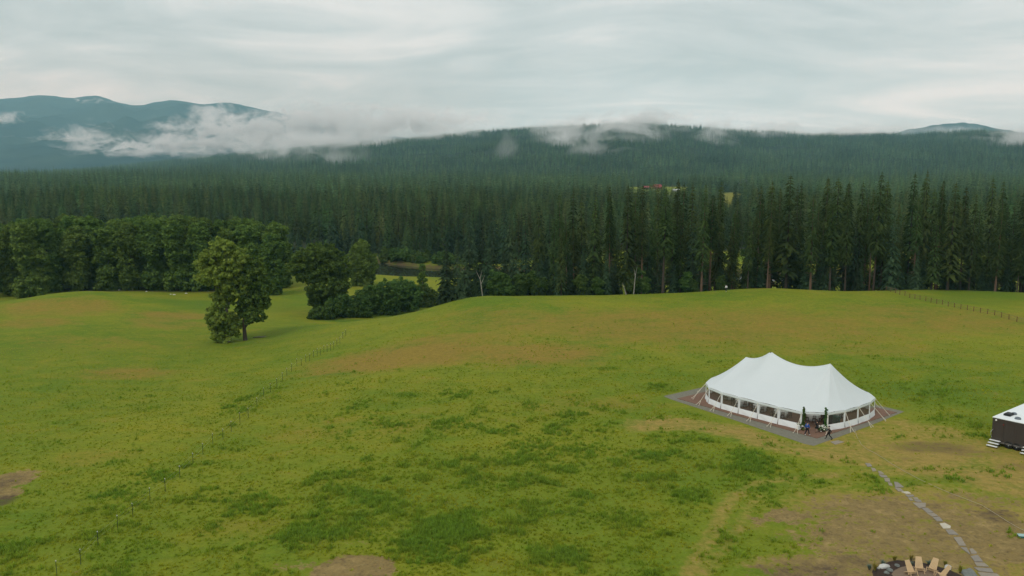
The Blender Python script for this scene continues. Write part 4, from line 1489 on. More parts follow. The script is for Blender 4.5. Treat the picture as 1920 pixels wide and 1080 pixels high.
flower_heap('flower_arrangement', -2.1, 1.5, .62, .75, 'large heap of white flowers at the right side of the entrance', 5)
flower_heap('flower_arrangement', -.15, -.05, .40, .8, 'smaller bunch of white flowers at the left entrance post', 6)


def garland(u, v, top, label, seed, rad):
    g = np.random.default_rng(seed)
    e = empty('leafy_garland', tl(u, v, .06)); tag(e, label, 'garland')
    zs = np.linspace(.5, top, 26)
    cl = np.column_stack([g.normal(0, rad * .5, 26), g.normal(0, rad * .5, 26), zs, rad * np.interp(zs, [0, 2.2, 2.6, 3.4], [.8, 1, .6, .3])])
    V, F = leaves(cl, 12, .19, seed); obj('leaves', mesh_from('leaves', V, F, M['sprig']), e)
    b = MB(); b.tube([(0, 0, 0), (.05, .02, 1.2), (-.03, 0, 2.4), (.08, .05, top)], [.03, .03, .025, .01], 5)
    obj('stem', b.mesh('stem', M['bark']), e)


garland(-.2, .12, 2.9, 'green garland climbing the left post of the entrance', 8, .13)
garland(-2.12, 1.98, 2.9, 'thin garland climbing the right post of the entrance', 9, .12)

# ------------------------------------------------------------------ people
M['skin'] = material('skin', (.42, .25, .17), .6)
M['hair'] = material('dark_hair', (.018, .013, .010), .6)


def skin_mesh(name, joints, edges, mat, root, parent):
    """joints {name: (x, y, z, radius)}; one continuous skinned surface"""
    keys = list(joints)
    bm = bmesh.new()
    lay = bm.verts.layers.skin.verify()
    vs = {}
    for k in keys:
        j = joints[k]
        v = bm.verts.new(j[:3]); v[lay].radius = (j[3], j[3] * (j[4] if len(j) > 4 else 1)); v[lay].use_root = (k == root)
        vs[k] = v
    for a, b in edges:
        bm.edges.new((vs[a], vs[b]))
    me = bpy.data.meshes.new(name)
    bm.to_mesh(me); bm.free()
    me.materials.append(mat)
    o = obj(name, me, parent)
    o.modifiers.new('skin', 'SKIN').use_smooth_shade = True
    sb = o.modifiers.new('smooth', 'SUBSURF'); sb.levels = 1; sb.render_levels = 1
    return o


def person(loc, face, label, top, legs, shoes, stride=.0, arm=.25, skirt=False, long_hair=False, hat=None, bend=0.0):
    e = empty('person', loc, face)
    tag(e, label, 'person')
    s = stride
    J = {'pelvis': (0, 0, .95, .13, .8), 'waist': (0, .01, 1.10, .125, .75), 'chest': (0, .02 + bend * .3, 1.30, .15, .75), 'neck': (0, .03 + bend * .5, 1.46, .055), 'jaw': (0, .05 + bend * .6, 1.55, .075), 'head': (0, .045 + bend * .6, 1.64, .092), 'crown': (0, .03 + bend * .6, 1.71, .06), 'nose': (0, .15 + bend * .6, 1.61, .014)}
    E = [('pelvis', 'waist'), ('waist', 'chest'), ('chest', 'neck'), ('neck', 'jaw'), ('jaw', 'head'), ('head', 'crown'), ('head', 'nose')]
    for sd, q in (('l', -1), ('r', 1)):
        a = arm * q
        J['sh' + sd] = (q * .18, .02 + bend * .3, 1.40, .06); J['el' + sd] = (q * .23, -.02 + a * .55, 1.14, .042)
        J['wr' + sd] = (q * .22, .06 + a * .9 + (.12 if bend else 0), .92 + abs(a) * .08, .028); J['pa' + sd] = (q * .22, .08 + a * .98 + (.14 if bend else 0), .84 + abs(a) * .1, .03)
        E += [('chest', 'sh' + sd), ('sh' + sd, 'el' + sd), ('el' + sd, 'wr' + sd), ('wr' + sd, 'pa' + sd)]
        px_, py_, pz_ = J['pa' + sd][:3]
        for f, (dy, ln) in enumerate(((-.03, .075), (-.01, .085), (.01, .08), (.028, .062))):
            J['f%d%s' % (f, sd)] = (px_ - q * .006, py_ + dy, pz_ - ln * .55, .009); J['g%d%s' % (f, sd)] = (px_ - q * .022, py_ + dy + .006, pz_ - ln, .008)
            E += [('pa' + sd, 'f%d%s' % (f, sd)), ('f%d%s' % (f, sd), 'g%d%s' % (f, sd))]
        J['th' + sd] = (px_ - q * .02, py_ + .045, pz_ + .0, .010); J['tt' + sd] = (px_ - q * .03, py_ + .06, pz_ - .035, .008)
        E += [('wr' + sd, 'th' + sd), ('th' + sd, 'tt' + sd)]
        t = s * q
        J['hi' + sd] = (q * .09, 0, .90, .095); J['kn' + sd] = (q * .095, t * .22 + abs(s) * .10, .50 + abs(s) * .01, .06)
        J['an' + sd] = (q * .095, t * .46 + (-.10 * abs(s) if t < 0 else 0), .085 + (.09 * abs(s) if t < 0 else 0), .04)
        J['to' + sd] = (q * .10, t * .46 + .15, .035, .035)
        E += [('pelvis', 'hi' + sd), ('hi' + sd, 'kn' + sd), ('kn' + sd, 'an' + sd), ('an' + sd, 'to' + sd)]
    skin_mesh('body', J, E, M['skin'], 'pelvis', e)

    def grow(keys, extra, **rad):
        return {k: (*J[k][:3], rad.get(k, J[k][3]) + extra, *(J[k][4:])) for k in keys}
    sub = lambda ks: [(a, b) for a, b in E if a in ks and b in ks]
    ks = ['pelvis', 'waist', 'chest', 'shl', 'ell', 'wrl', 'shr', 'elr', 'wrr']
    skin_mesh('jacket', grow(ks, .022), sub(ks), top, 'waist', e)
    ks = ['pelvis', 'hil', 'knl', 'anl', 'hir', 'knr', 'anr']
    if skirt:
        b = MB(); b.lathe([(.15, .98), (.20, .80), (.25, .56), (.24, .555)], 14)
        obj('skirt', b.mesh('skirt', legs, True), e)
    else:
        skin_mesh('trousers', grow(ks, .018), sub(ks), legs, 'pelvis', e)
    for sd in ('l', 'r'):
        ks = ['an' + sd, 'to' + sd]
        skin_mesh('shoe', {k: (*J[k][:3], J[k][3] + .016) for k in ks}, sub(ks), shoes, 'an' + sd, e)
    b = MB()
    hx, hy, hz = 0, J['head'][1], J['head'][2]
    b.lathe([(.104, -.02), (.108, .03), (.085, .09), (.03, .118)], 12, (hx, hy - .012, hz))
    if long_hair:
        b.tube([(0, hy - .08, hz + .04), (0, hy - .11, hz - .1), (0, hy - .10, hz - .26)], [.08, .085, .04], 8)
    obj('hair', b.mesh('hair', hat or M['hair'], True), e)
    return e


BLACK = material('black_fabric', (.012, .012, .013), .8)
BLUE = material('blue_jacket', (.012, .085, .36), .6)
WHITE = material('white_fabric', (.75, .75, .73), .8)
NAVY = material('dark_trousers', (.014, .016, .024), .8)


def ground_at(px, py, z):
    x, y = on_plane(px, py, z)
    return (x, y, z)


person(ground_at(1513, 816, .06), math.radians(-70), 'person in a bright blue jacket and white shoes walking at the left of the entrance', BLUE, NAVY, WHITE, .55, .2)
person(ground_at(1531, 811, .06), math.radians(10), 'person in a black coat and skirt with white socks standing in the entrance', BLACK, BLACK, material('black_leather', (.015, .013, .012), .4), .12, .3, skirt=True, long_hair=True, bend=.1)
person(ground_at(1554, 824, .014), math.radians(70), 'person all in black striding out past the right entrance post', BLACK, BLACK, BLACK, .75, .35)
q = at(1367, 549); q = Vector((q.x, q.y + 3.0, 0)); q.z = zat(q.x, q.y)
person(q, math.radians(160), 'person in a white shirt at the foot of the tall trees beyond the meadow', WHITE, NAVY, WHITE, .1, .2)

# ------------------------------------------------------------------ trailer
TRL = np.array(on_plane(1857.5, 834, 0))
wx = np.array((.63, -.7766)); wy = np.array((.7766, .63))
trail = empty('toilet_trailer', (*TRL, 0), math.atan2(wx[1], wx[0]))
tag(trail, 'dark brown trailer with white roof and small folding steps at the right edge', 'trailer')
M['brown_panel'] = material('brown_panel', (.052, .040, .034), .45, (.5, (.060, .047, .040)))
M['black_trim'] = material('black_trim', (.012, .012, .013), .5)
M['tyre'] = material('tyre', (.012, .012, .012), .85)
M['roof_white'] = material('white_roof_sheet', (.76, .78, .78), .6, (.8, (.70, .72, .72)))
LX, LY = 8.2, 11.5
b = MB(); b.box((LX / 2, LY / 2, 1.93), (LX, LY, 2.94))
for k in range(1, 6):
    b.box((k * LX / 6, -.004, 1.95), (.02, .012, 2.85))
obj('body', b.mesh('body', M['brown_panel']), trail)
b = MB(); b.box((LX / 2, LY / 2, 3.46), (LX + .10, LY + .10, .11))
obj('roof', b.mesh('roof', M['roof_white'], bevel=.03), trail)
b = MB(); b.box((LX / 2, -.012, .56), (LX, .03, .20)); b.box((-.014, LY / 2, .56), (.03, LY, .2))
obj('skirt_rail', b.mesh('skirt_rail', material('grey_trim', (.14, .125, .115), .4)), trail)
for x in (1.98, 2.88):
    wh = obj('wheel', None, trail, (x, .10, .41))
    b = MB()
    prof = [(.22, -.12), (.38, -.13), (.41, -.08), (.41, .08), (.38, .13), (.22, .12)]
    b.lathe(prof, 22)
    o = obj('tyre', b.mesh('tyre', M['tyre'], True), wh); o.rotation_euler = (math.pi / 2, 0, 0)
    b = MB(); b.lathe([(.22, -.02), (.22, .115), (.17, .10), (.08, .06), (.07, .12), (.0, .125)], 16)
    o = obj('rim', b.mesh('rim', M['steel'], True), wh); o.rotation_euler = (math.pi / 2, 0, 0)
b = MB()
for x in (1.98, 2.88):
    b.tube([(x + .48 * math.cos(t), -.02, .41 + .48 * math.sin(t)) for t in np.linspace(.1, 3.04, 9)], .035, 4)
obj('wheel_arch', b.mesh('wheel_arch', M['black_trim']), trail)


def steps(x0, nm='steps'):
    st = obj(nm, None, trail, (x0, 0, 0))
    for k, z in enumerate((.74, .48, .22)):
        b = MB(); b.box((.55, -.28 - .36 * k, z), (1.2, .34, .05))
        obj('tread', b.mesh('tread', M['white_trim']), st)
    b = MB()
    for x in (.0, 1.1):
        b.tube([(x, -.1, .78), (x, -1.05, .14)], .035, 4); b.tube([(x, -.95, .22), (x, -.95, 0)], .03, 4); b.tube([(x, -.3, .7), (x, -.3, 0)], .025, 4)
    obj('step_frame', b.mesh('step_frame', M['black_trim']), st)


steps(.0); steps(3.75)
b = MB(); b.tube([(.1, -.10, 1.0), (.1, -.55, 1.55), (.12, -.62, 1.75), (.14, -.3, 1.95), (.15, -.02, 2.0)], .03, 6)
obj('handrail', b.mesh('handrail', M['steel']), trail)
b = MB(); b.box((.85, -.02, 1.75), (.9, .03, 2.05)); b.box((1.2, -.045, 1.7), (.04, .04, .22))
obj('door', b.mesh('door', M['brown_panel']), trail)
b = MB(); b.lathe([(.02, 0), (.10, .02), (.11, .08), (.05, .11)], 12)
o = obj('lamp', b.mesh('lamp', material('lamp_glass', (.85, .85, .82), .2), True), trail, (.42, 0, 3.18)); o.rotation_euler = (math.pi / 2, 0, 0)
b = MB(); b.lathe([(.09, 0), (.09, .03), (.05, .05)], 10)
o = obj('red_light', b.mesh('red_light', material('red_lens', (.20, .015, .015), .3)), trail, (1.25, 0, 2.78)); o.rotation_euler = (math.pi / 2, 0, 0)
b = MB(); b.box((.95, 2.1, 3.63), (.8, 1.15, .24)); b.box((.95, 2.1, 3.77), (.66, 1.0, .05)); b.box((.95, 1.6, 3.63), (.7, .2, .2))
obj('air_conditioner', b.mesh('air_conditioner', M['black_trim'], bevel=.04), trail)
for x, y, sz in ((1.2, 3.0, .32), (2.3, 1.25, .36)):
    b = MB(); b.lathe([(sz, 0), (sz, .08), (sz * .8, .2), (sz * .3, .26)], 12)
    obj('roof_vent', b.mesh('roof_vent', material('grey_plastic', (.13, .15, .17), .5), True), trail, (x, y, 3.51))

# ------------------------------------------------------------------ stepping stones
STONES = [[(70, 410), (100, 412), (113, 428), (85, 430)], [(105, 437), (128, 440), (138, 455), (115, 458)], [(145, 455), (165, 458), (185, 474), (155, 474)], [(150, 477), (195, 482), (205, 495), (165, 492)],
          [(182, 498), (215, 500), (220, 522), (190, 518)], [(205, 525), (228, 528), (235, 545), (212, 540)], [(242, 520), (265, 524), (302, 552), (250, 555)], [(245, 556), (280, 558), (300, 575), (268, 578)],
          [(285, 580), (325, 578), (345, 590), (315, 592)], [(308, 598), (355, 597), (362, 607), (325, 611)], [(325, 615), (345, 615), (358, 632), (338, 632)], [(352, 613), (380, 613), (390, 627), (365, 627)],
          [(360, 630), (400, 628), (408, 640), (378, 640)], [(353, 645), (432, 646), (430, 672), (392, 677)], [(408, 678), (440, 677), (478, 703), (440, 705)], [(440, 708), (480, 708), (505, 724), (470, 727)],
          [(472, 730), (512, 729), (533, 755), (498, 755)], [(513, 768), (545, 766), (580, 785), (578, 798), (535, 798)], [(548, 805), (590, 806), (627, 836), (570, 834)], [(597, 852), (640, 850), (672, 902), (630, 900)],
          [(637, 910), (675, 912), (698, 957)], [(690, 920), (708, 917), (735, 940), (732, 950), (702, 950)], [(698, 965), (740, 955), (772, 996), (722, 996)], [(720, 1000), (780, 1003), (808, 1027), (735, 1022)],
          [(718, 1030), (820, 1036), (835, 1062), (745, 1052)], [(738, 1058), (855, 1068), (880, 1090), (762, 1086)], [(775, 1092), (885, 1096), (905, 1120), (790, 1116)]]
SM = [material('flagstone_%s' % n, c, .9, (2.5, tuple(v * 1.25 for v in c)), bump=(7, .5)) for n, c in (('grey', (.205, .180, .150)), ('brown', (.23, .195, .15)), ('pale', (.42, .38, .30)))]
c0 = at(1725, 960)
path = empty('path', (c0.x, c0.y, c0.z))
tag(path, 'winding path of flat flagstones leading from the marquee to the fire pit', kind='structure')
for i, st in enumerate(STONES):
    pts = [at(1600 + X / 3.175, 740 + Y / 3.175) for X, Y in st]
    cc = sum(pts, Vector()) / len(pts)
    poly = [(p.x - cc.x, p.y - cc.y) for p in pts]
    ar = sum(poly[k][0] * poly[(k + 1) % len(poly)][1] - poly[(k + 1) % len(poly)][0] * poly[k][1] for k in range(len(poly)))
    if ar < 0: poly = poly[::-1]
    b = MB(); b.prism(poly, -.08, .05)
    m_ = SM[2] if i in (8, 17) else SM[i % 2 if i > 13 else (1 if i % 3 else 0)]
    o = obj('stone', b.mesh('stone', m_, bevel=.012), path, (cc.x - c0.x, cc.y - c0.y, cc.z - c0.z + .01))
pts = [at(*p) for p in ((1557, 829), (1572, 826), (1583, 829), (1566, 834))]
cc = sum(pts, Vector()) / 4
b = MB(); b.prism([(p.x - cc.x, p.y - cc.y) for p in pts][::-1], -.05, .05)
tag(obj('flat_slab', b.mesh('flat_slab', SM[1], bevel=.01), None, cc), 'single flat stone slab lying at the corner of the marquee gravel', 'slab')

# ------------------------------------------------------------------ fire pit corner
A_, B_, C_ = (np.array(on_plane(*p, 0)) for p in ((1632, 1077), (1716, 1050), (1803, 1077)))
d_ = 2 * (A_[0] * (B_[1] - C_[1]) + B_[0] * (C_[1] - A_[1]) + C_[0] * (A_[1] - B_[1]))
PC = np.array(((A_ @ A_ * (B_[1] - C_[1]) + B_ @ B_ * (C_[1] - A_[1]) + C_ @ C_ * (A_[1] - B_[1])) / d_,
               (A_ @ A_ * (C_[0] - B_[0]) + B_ @ B_ * (A_[0] - C_[0]) + C_ @ C_ * (B_[0] - A_[0])) / d_))
PR = float(np.linalg.norm(A_ - PC))
PZ = zat(PC[0], PC[1])
M['mulch'] = material('bark_mulch', (.030, .018, .013), 1.0, (3.5, (.055, .032, .022), .2), bump=(16, 1.0))
M['fire_gravel'] = material('tan_gravel', (.155, .105, .068), .95, (4, (.205, .145, .095)), bump=(18, .6))


def disc(name, r, zc, rim, mat, n=56, rings=5):
    g = np.random.default_rng(4)
    V = [(0, 0, zc)]; Fq = []
    wob = 1 + .02 * np.sin(np.arange(n) * 6.283 / n * 5) + g.normal(0, .006, n)
    for j in range(1, rings + 1):
        for k in range(n):
            a = 6.283185 * k / n; rr = r * j / rings * wob[k]
            V.append((rr * math.cos(a), rr * math.sin(a), (zc + g.uniform(-.015, .015)) if j < rings else rim))
    for k in range(n):
        Fq.append((0, 1 + k, 1 + (k + 1) % n))
        for j in range(rings - 1):
            a, b2 = 1 + j * n, 1 + (j + 1) * n
            Fq.append((a + k, b2 + k, b2 + (k + 1) % n, a + (k + 1) % n))
    return mesh_from(name, V, Fq, mat, True)


tag(obj('mulch_bed', disc('mulch_bed', PR, .16, -.10, M['mulch']), None, (*PC, PZ)), 'round bed of dark bark mulch about the fire pit', kind='structure')
tag(obj('gravel_circle', disc('gravel_circle', PR * .62, .215, .12, M['fire_gravel']), None, (*PC, PZ)), 'round patch of tan gravel inside the mulch bed', kind='structure')
M['pine'] = material('pale_pine', (.56, .38, .20), .65, (2, (.62, .44, .25)))


def stick_chair(px, py, label, yaw_off=0.0):
    x, y = on_plane(px, py, PZ + .2)
    ang = math.atan2(PC[1] - y, PC[0] - x) - math.pi / 2 + yaw_off      # faces the fire
    e = empty('stick_chair', (x, y, PZ + .20), ang)
    tag(e, label, 'chair', 'pale wooden chairs round the fire pit')
    up = Vector((0, -.52, .86)).normalized()
    rot = Matrix(((1, 0, 0), (0, up.z, up.y), (0, -up.y, up.z))).to_3x3()
    b = MB()
    for k in range(7):
        f = (k - 3) / 3
        p0 = Vector((f * .31, .16, .10)); p1 = Vector((f * .19, -.50, 1.04))
        d = (p1 - p0)
        n_ = Vector((0, .82, .57)) * .018; s_ = Vector((.036, 0, 0))
        b.add([p0 - s_ - n_, p0 + s_ - n_, p0 + s_ + n_, p0 - s_ + n_, p1 - s_ * .7 - n_, p1 + s_ * .7 - n_, p1 + s_ * .7 + n_, p1 - s_ * .7 + n_],
              [(0, 3, 2, 1), (4, 5, 6, 7), (0, 1, 5, 4), (1, 2, 6, 5), (2, 3, 7, 6), (3, 0, 4, 7)])
    obj('backrest', b.mesh('backrest', M['pine']), e)
    b = MB()
    for k in range(6):
        f = (k - 2.5) / 2.5
        p0 = Vector((f * .25, -.44, .05)); p1 = Vector((f * .31, .42, .44))
        n_ = Vector((0, -.4, .9)) * .018; s_ = Vector((.034, 0, 0))
        b.add([p0 - s_ - n_, p0 + s_ - n_, p0 + s_ + n_, p0 - s_ + n_, p1 - s_ - n_, p1 + s_ - n_, p1 + s_ + n_, p1 - s_ + n_],
              [(0, 3, 2, 1), (4, 5, 6, 7), (0, 1, 5, 4), (1, 2, 6, 5), (2, 3, 7, 6), (3, 0, 4, 7)])
    obj('seat', b.mesh('seat', M['pine']), e)
    for x_ in (-.31, .31):
        b = MB(); b.tube([(x_, .36, .44), (x_ * 1.12, .50, 0)], .03, 5); obj('leg', b.mesh('leg', M['pine']), e)
    b = MB(); b.tube([(-.3, .06, .30), (.3, .06, .30)], .025, 5); obj('crossbar', b.mesh('crossbar', M['pine']), e)


stick_chair(1707, 1077, 'pale slatted wooden chair seen side-on, leftmost round the fire pit', -.5)
stick_chair(1723, 1070.5, 'pale slatted wooden chair at the back of the fire pit circle')
stick_chair(1748.5, 1072, 'pale slatted wooden chair between the back chair and the rightmost one')
stick_chair(1768, 1084, 'pale slatted wooden chair, rightmost and half cut off by the picture edge')

ROCK = material('grey_rock', (.12, .13, .12), .9, (3, (.20, .21, .19)), bump=(8, .8))
PALE = material('pale_rock', (.55, .54, .50), .85, (3, (.42, .41, .38)), bump=(8, .8))


def rock(px, py, sx, sy, sz, mat, label, seed, name='rock', zoff=.14, group=None):
    x, y = on_plane(px, py, PZ)
    bm = bmesh.new(); bmesh.ops.create_icosphere(bm, subdivisions=2, radius=1)
    g = random.Random(seed)
    for v in bm.verts:
        k = 1 + g.uniform(-.16, .16); v.co = Vector((v.co.x * sx * k, v.co.y * sy * k, max(v.co.z, -.35) * sz * k))
    me = bpy.data.meshes.new(name); bm.to_mesh(me); bm.free(); me.materials.append(mat)
    o = obj(name, me, None, (x, y, PZ + zoff), g.uniform(0, 3))
    tag(o, label, 'rock', group)


rock(1656, 1067, .62, .3, .28, PALE, 'white rock in the mulch at the left of the fire pit', 1)
rock(1777, 1067, .55, .28, .13, PALE, 'white flat rock in the mulch right of the chairs', 2)
rock(1682, 1064, .22, .2, .2, ROCK, 'small grey stone in the mulch behind the side-on chair', 3)
rock(1668, 1073, .32, .24, .22, ROCK, 'grey stone just below the white rock on the left', 4)
rock(1662, 1078, .25, .2, .18, ROCK, 'lowest grey stone at the left of the mulch bed', 6)
rock(1818, 1077, 1.1, .6, .22, ROCK, 'big flat grey boulder between the mulch bed and the path', 5, zoff=0)


def tuft_plant(px, py, h, r, mat, label, seed, name='ornamental_grass', cat='plant'):
    x, y = on_plane(px, py, PZ)
    g = np.random.default_rng(seed)
    e = empty(name, (x, y, PZ + .10)); tag(e, label, cat)
    V = []; Fq = []
    for k in range(46):
        a = g.uniform(0, 6.28); d = np.array((math.cos(a), math.sin(a), 0)); s = np.array((-d[1], d[0], 0)) * .022
        L_ = h * g.uniform(.6, 1.1); o_ = r * g.uniform(.3, 1)
        p0 = d * .04; p1 = d * o_ * .45 + np.array((0, 0, L_ * .7)); p2 = d * o_ + np.array((0, 0, L_ * g.uniform(.7, 1)))
        b = len(V); V += [p0 - s, p0 + s, p1 + s, p1 - s, p2]; Fq += [(b, b + 1, b + 2, b + 3), (b + 3, b + 2, b + 4)]
    obj('blades', mesh_from('blades', V, Fq, mat), e)
    b = MB(); b.lathe([(.09, 0), (.07, .06), (.02, .09)], 7); obj('root_crown', b.mesh('root_crown', M['bark']), e)


YG = foliage('yellow_grass', (.20, .18, .03), (.30, .27, .05), 2, .1)
SG = foliage('sage_leaves', (.09, .125, .095), (.16, .20, .15), 2, .1)
for i, (px, py, h, mat, lab) in enumerate([(1677, 1054, .6, YG, 'yellow-green grass clump on the back rim of the mulch bed, left of the back chair'), (1708, 1052, .55, YG, 'yellow-green grass clump on the mulch rim directly behind the back chair'),
                                           (1772, 1062, .5, YG, 'yellow-green grass clump on the mulch rim above the white flat rock'), (1800, 1076, .8, YG, 'tall yellow-green grass clump at the right end of the mulch bed'),
                                           (1640, 1073, .8, YG, 'yellow-green grass clump at the left end of the mulch bed'), (1655, 1061, .45, SG, 'grey-green mounded plant just above the white rock on the left'),
                                           (1709, 1063, .4, SG, 'grey-green mounded plant left of the back chair'), (1742, 1061, .4, SG, 'grey-green mounded plant right of the back chair'), (1630, 1070, .5, SG, 'dark straggly plant outside the left rim of the mulch bed')]):
    tuft_plant(px, py, h, .42 if mat is YG else .5, mat, lab, 30 + i)

# teal box lid and cord on the right
x, y = on_plane(1920, 1009, 0)
z = zat(x, y)
e = empty('utility_box', (x, y, z), math.radians(-12)); tag(e, 'low teal utility box at the right edge of the bare ground', 'utility box')
b = MB(); b.box((0, 0, .09), (1.0, .55, .18)); obj('box_base', b.mesh('box_base', material('teal_plastic', (.035, .13, .125), .5), bevel=.03), e)
b = MB(); b.box((0, 0, .195), (1.06, .6, .04)); obj('lid', b.mesh('lid', material('pale_teal', (.28, .42, .40), .45), bevel=.012), e)
CORD = material('cord_rubber', (.42, .36, .25), .7)
cp = [(1603, 806), (1606, 818), (1615, 834), (1626, 843), (1640, 850), (1655, 859), (1670, 869), (1695, 884), (1725, 900), (1755, 914), (1783, 926), (1810, 936), (1841, 948), (1868, 965), (1888, 978), (1905, 988), (1925, 998)]
pts = []
for p in cp:
    q = at(*p); pts.append((q.x, q.y, q.z + .055))
b = MB(); b.tube(pts, .019, 4)
tag(obj('cord', b.mesh('cord', CORD)), 'thin pale cord trailing from the marquee across the bare ground', 'cord')

# ------------------------------------------------------------------ fences
M['rust_post'] = material('rusty_post', (.115, .050, .028), .9, (4, (.16, .075, .04)))
M['wire'] = material('fence_wire', (.20, .12, .075), .7)
M['green_post'] = material('green_steel_post', (.022, .045, .028), .6)
fx = [10, 75, 140, 200, 270, 338, 408, 480, 556, 632, 712, 790, 870, 955, 1043, 1133, 1222, 1315, 1412, 1512, 1608, 1712, 1820, 1935, 2055]
fy = [185, 200, 217, 240, 255, 287, 297, 315, 328, 350, 367, 377, 405, 418, 440, 455, 472, 490, 507, 524, 555, 584, 615, 647, 682]
P_ = [at(1660 + a / 7.385, 520 + b / 7.385) for a, b in zip(fx, fy)]
fen = empty('wire_fence', P_[12]); tag(fen, 'rusty post and wire fence running across the meadow on the right', 'fence')
pm = MB(); pm.tube([(0, 0, -.3), (0, 0, 1.12)], [.075, .065], 6); pm.box((0, 0, 1.02), (.17, .15, .06))
pm = pm.mesh('post', M['rust_post'])
for i, p in enumerate(P_):
    o = obj('post', pm, fen, p - P_[12], i * .7); o.rotation_euler = (random.uniform(-.05, .05), random.uniform(-.05, .05), 0)
for hgt, rr in ((1.0, .035), (.55, .028), (.2, .022)):
    b = MB()
    b.tube([tuple(p - P_[12] + Vector((0, 0, hgt))) for p in P_], rr, 4)
    obj('wire', b.mesh('wire', M['wire']), fen)
tp = [(60 + a / 3.376, 760 + b / 3.376) for a, b in ((158, 1085), (310, 1010), (420, 893), (544, 788), (638, 708), (748, 606), (845, 545), (937, 462), (1020, 377), (1082, 312), (1145, 247), (1211, 217), (1262, 167), (1316, 110), (1369, 80))]
tp += [(400 + a / 6, 620 + b / 6) for a, b in ((492, 862), (568, 745), (643, 694), (715, 632), (778, 567), (828, 512), (883, 457), (940, 402), (990, 396), (1040, 357), (1085, 345), (1130, 305), (1170, 282), (1205, 278), (1245, 246), (1282, 240), (1320, 226), (1355, 206), (1390, 172), (1425, 150), (1458, 94), (1490, 60))]
P_ = [at(*p) for p in tp]
fen = empty('steel_post_fence', P_[10]); tag(fen, 'line of thin green steel posts with wire climbing the left of the meadow', 'fence')
pm = MB(); pm.box((0, 0, .55), (.045, .014, 1.7)); pm.box((0, .02, .55), (.014, .04, 1.7))
pm.box((0, 0, 1.44), (.075, .06, .10), None, 1)
pm = pm.mesh('post', [M['green_post'], material('white_cap', (.6, .6, .56), .6)])
for i, p in enumerate(P_):
    obj('post', pm, fen, p - P_[10], i * 1.3)
for hgt in (1.25, .8):
    b = MB(); b.tube([tuple(p - P_[10] + Vector((0, 0, hgt))) for p in P_], .006, 3)
    obj('wire', b.mesh('wire', M['steel']), fen)

# ------------------------------------------------------------------ odds and ends in the meadow
p = at(489, 633)
e = empty('fallen_log', p, math.radians(8)); tag(e, 'weathered fallen log in the grass right of the two lone trees', 'log')
b = MB(); b.tube([(-1.8, 0, .12), (-.5, .1, .16), (.7, .02, .15), (1.7, .15, .10)], [.12, .15, .13, .06], 7); obj('trunk', b.mesh('trunk', M['bark_grey'], True), e)
b = MB(); b.tube([(.2, 0, .2), (.7, .5, .4), (1.2, .7, .35)], [.05, .04, .02], 5); obj('branch', b.mesh('branch', M['bark_grey']), e)
for i, (px, py, w_, h_) in enumerate([(174, 541, .16, .9), (206, 541, .16, 1.0), (249, 543.5, .16, .9), (392, 543, .15, .9)]):
    p = at(px, py + 1)
    b = MB(); b.tube([(0, 0, -.2), (0, 0, h_)], w_ * .5, 6); b.box((0, 0, h_), (w_ * 1.3, w_ * 1.3, .06))
    tag(obj('pale_post', b.mesh('pale_post', M['bark_pale']), None, p), 'short pale post at the foot of the left grove', 'post', 'short pale posts along the foot of the left grove')
for i, (px, py, s_) in enumerate([(223, 543, .25), (274.5, 546, .3), (320, 551, .28), (326.5, 552, .42), (349, 549.5, .38)]):
    p = at(px, py + 1)
    bm = bmesh.new(); bmesh.ops.create_icosphere(bm, subdivisions=2, radius=s_)
    g = random.Random(i)
    for v in bm.verts: v.co = Vector((v.co.x * 1.2, v.co.y, v.co.z * .7)) * (1 + g.uniform(-.15, .15))
    me = bpy.data.meshes.new('pale_stone'); bm.to_mesh(me); bm.free(); me.materials.append(PALE)
    tag(obj('pale_stone', me, None, p), 'pale stone in the grass at the foot of the left grove', 'rock', 'pale stones along the foot of the left grove')
# bleached dead snags and the dirt bank
p = at(907, 551)
def snag(px, py, h, lean, label, seed, fork):
    yy = 229.0; xx = (px - 960) / FPX * (yy * cP + 5); z = zat(xx, yy)
    e = empty('dead_snag', (xx, yy, z)); tag(e, label, 'dead tree')
    b = MB(); b.tube([(0, 0, -.2), (lean * .4, 0, h * .4), (lean * .8, 0, h * .75)], [.16, .13, .09], 6); obj('trunk', b.mesh('trunk', M['bark_pale']), e)
    for sx, t in fork:
        b = MB(); b.tube([(lean * .8 * t, 0, h * .75 * t), (lean * .8 * t + sx * .5, .1, h * (.75 * t + .14)), (lean * .8 * t + sx, .1, h * (.75 * t + .3))], [.09, .06, .02], 5); obj('branch', b.mesh('branch', M['bark_pale']), e)


snag(906, 540, 7.8, -1.0, 'bleached forked dead tree in front of the spruces left of the stand', 1, ((-1.1, 1), (.5, 1), (1.0, .75)))
snag(1188, 550, 7.0, .5, 'thin white birch stem at the front of the tall stand', 2, ((.4, 1), (-.4, .9)))
snag(1174, 551, 3.0, -.9, 'short leaning pale stem beside the thin white birch stem', 3, ((-.3, 1),))

# far farmstead beyond the stand
M['red_roof'] = material('red_metal_roof', (.26, .045, .045), .6)
M['pale_wall'] = material('pale_wall', (.50, .50, .48), .8)


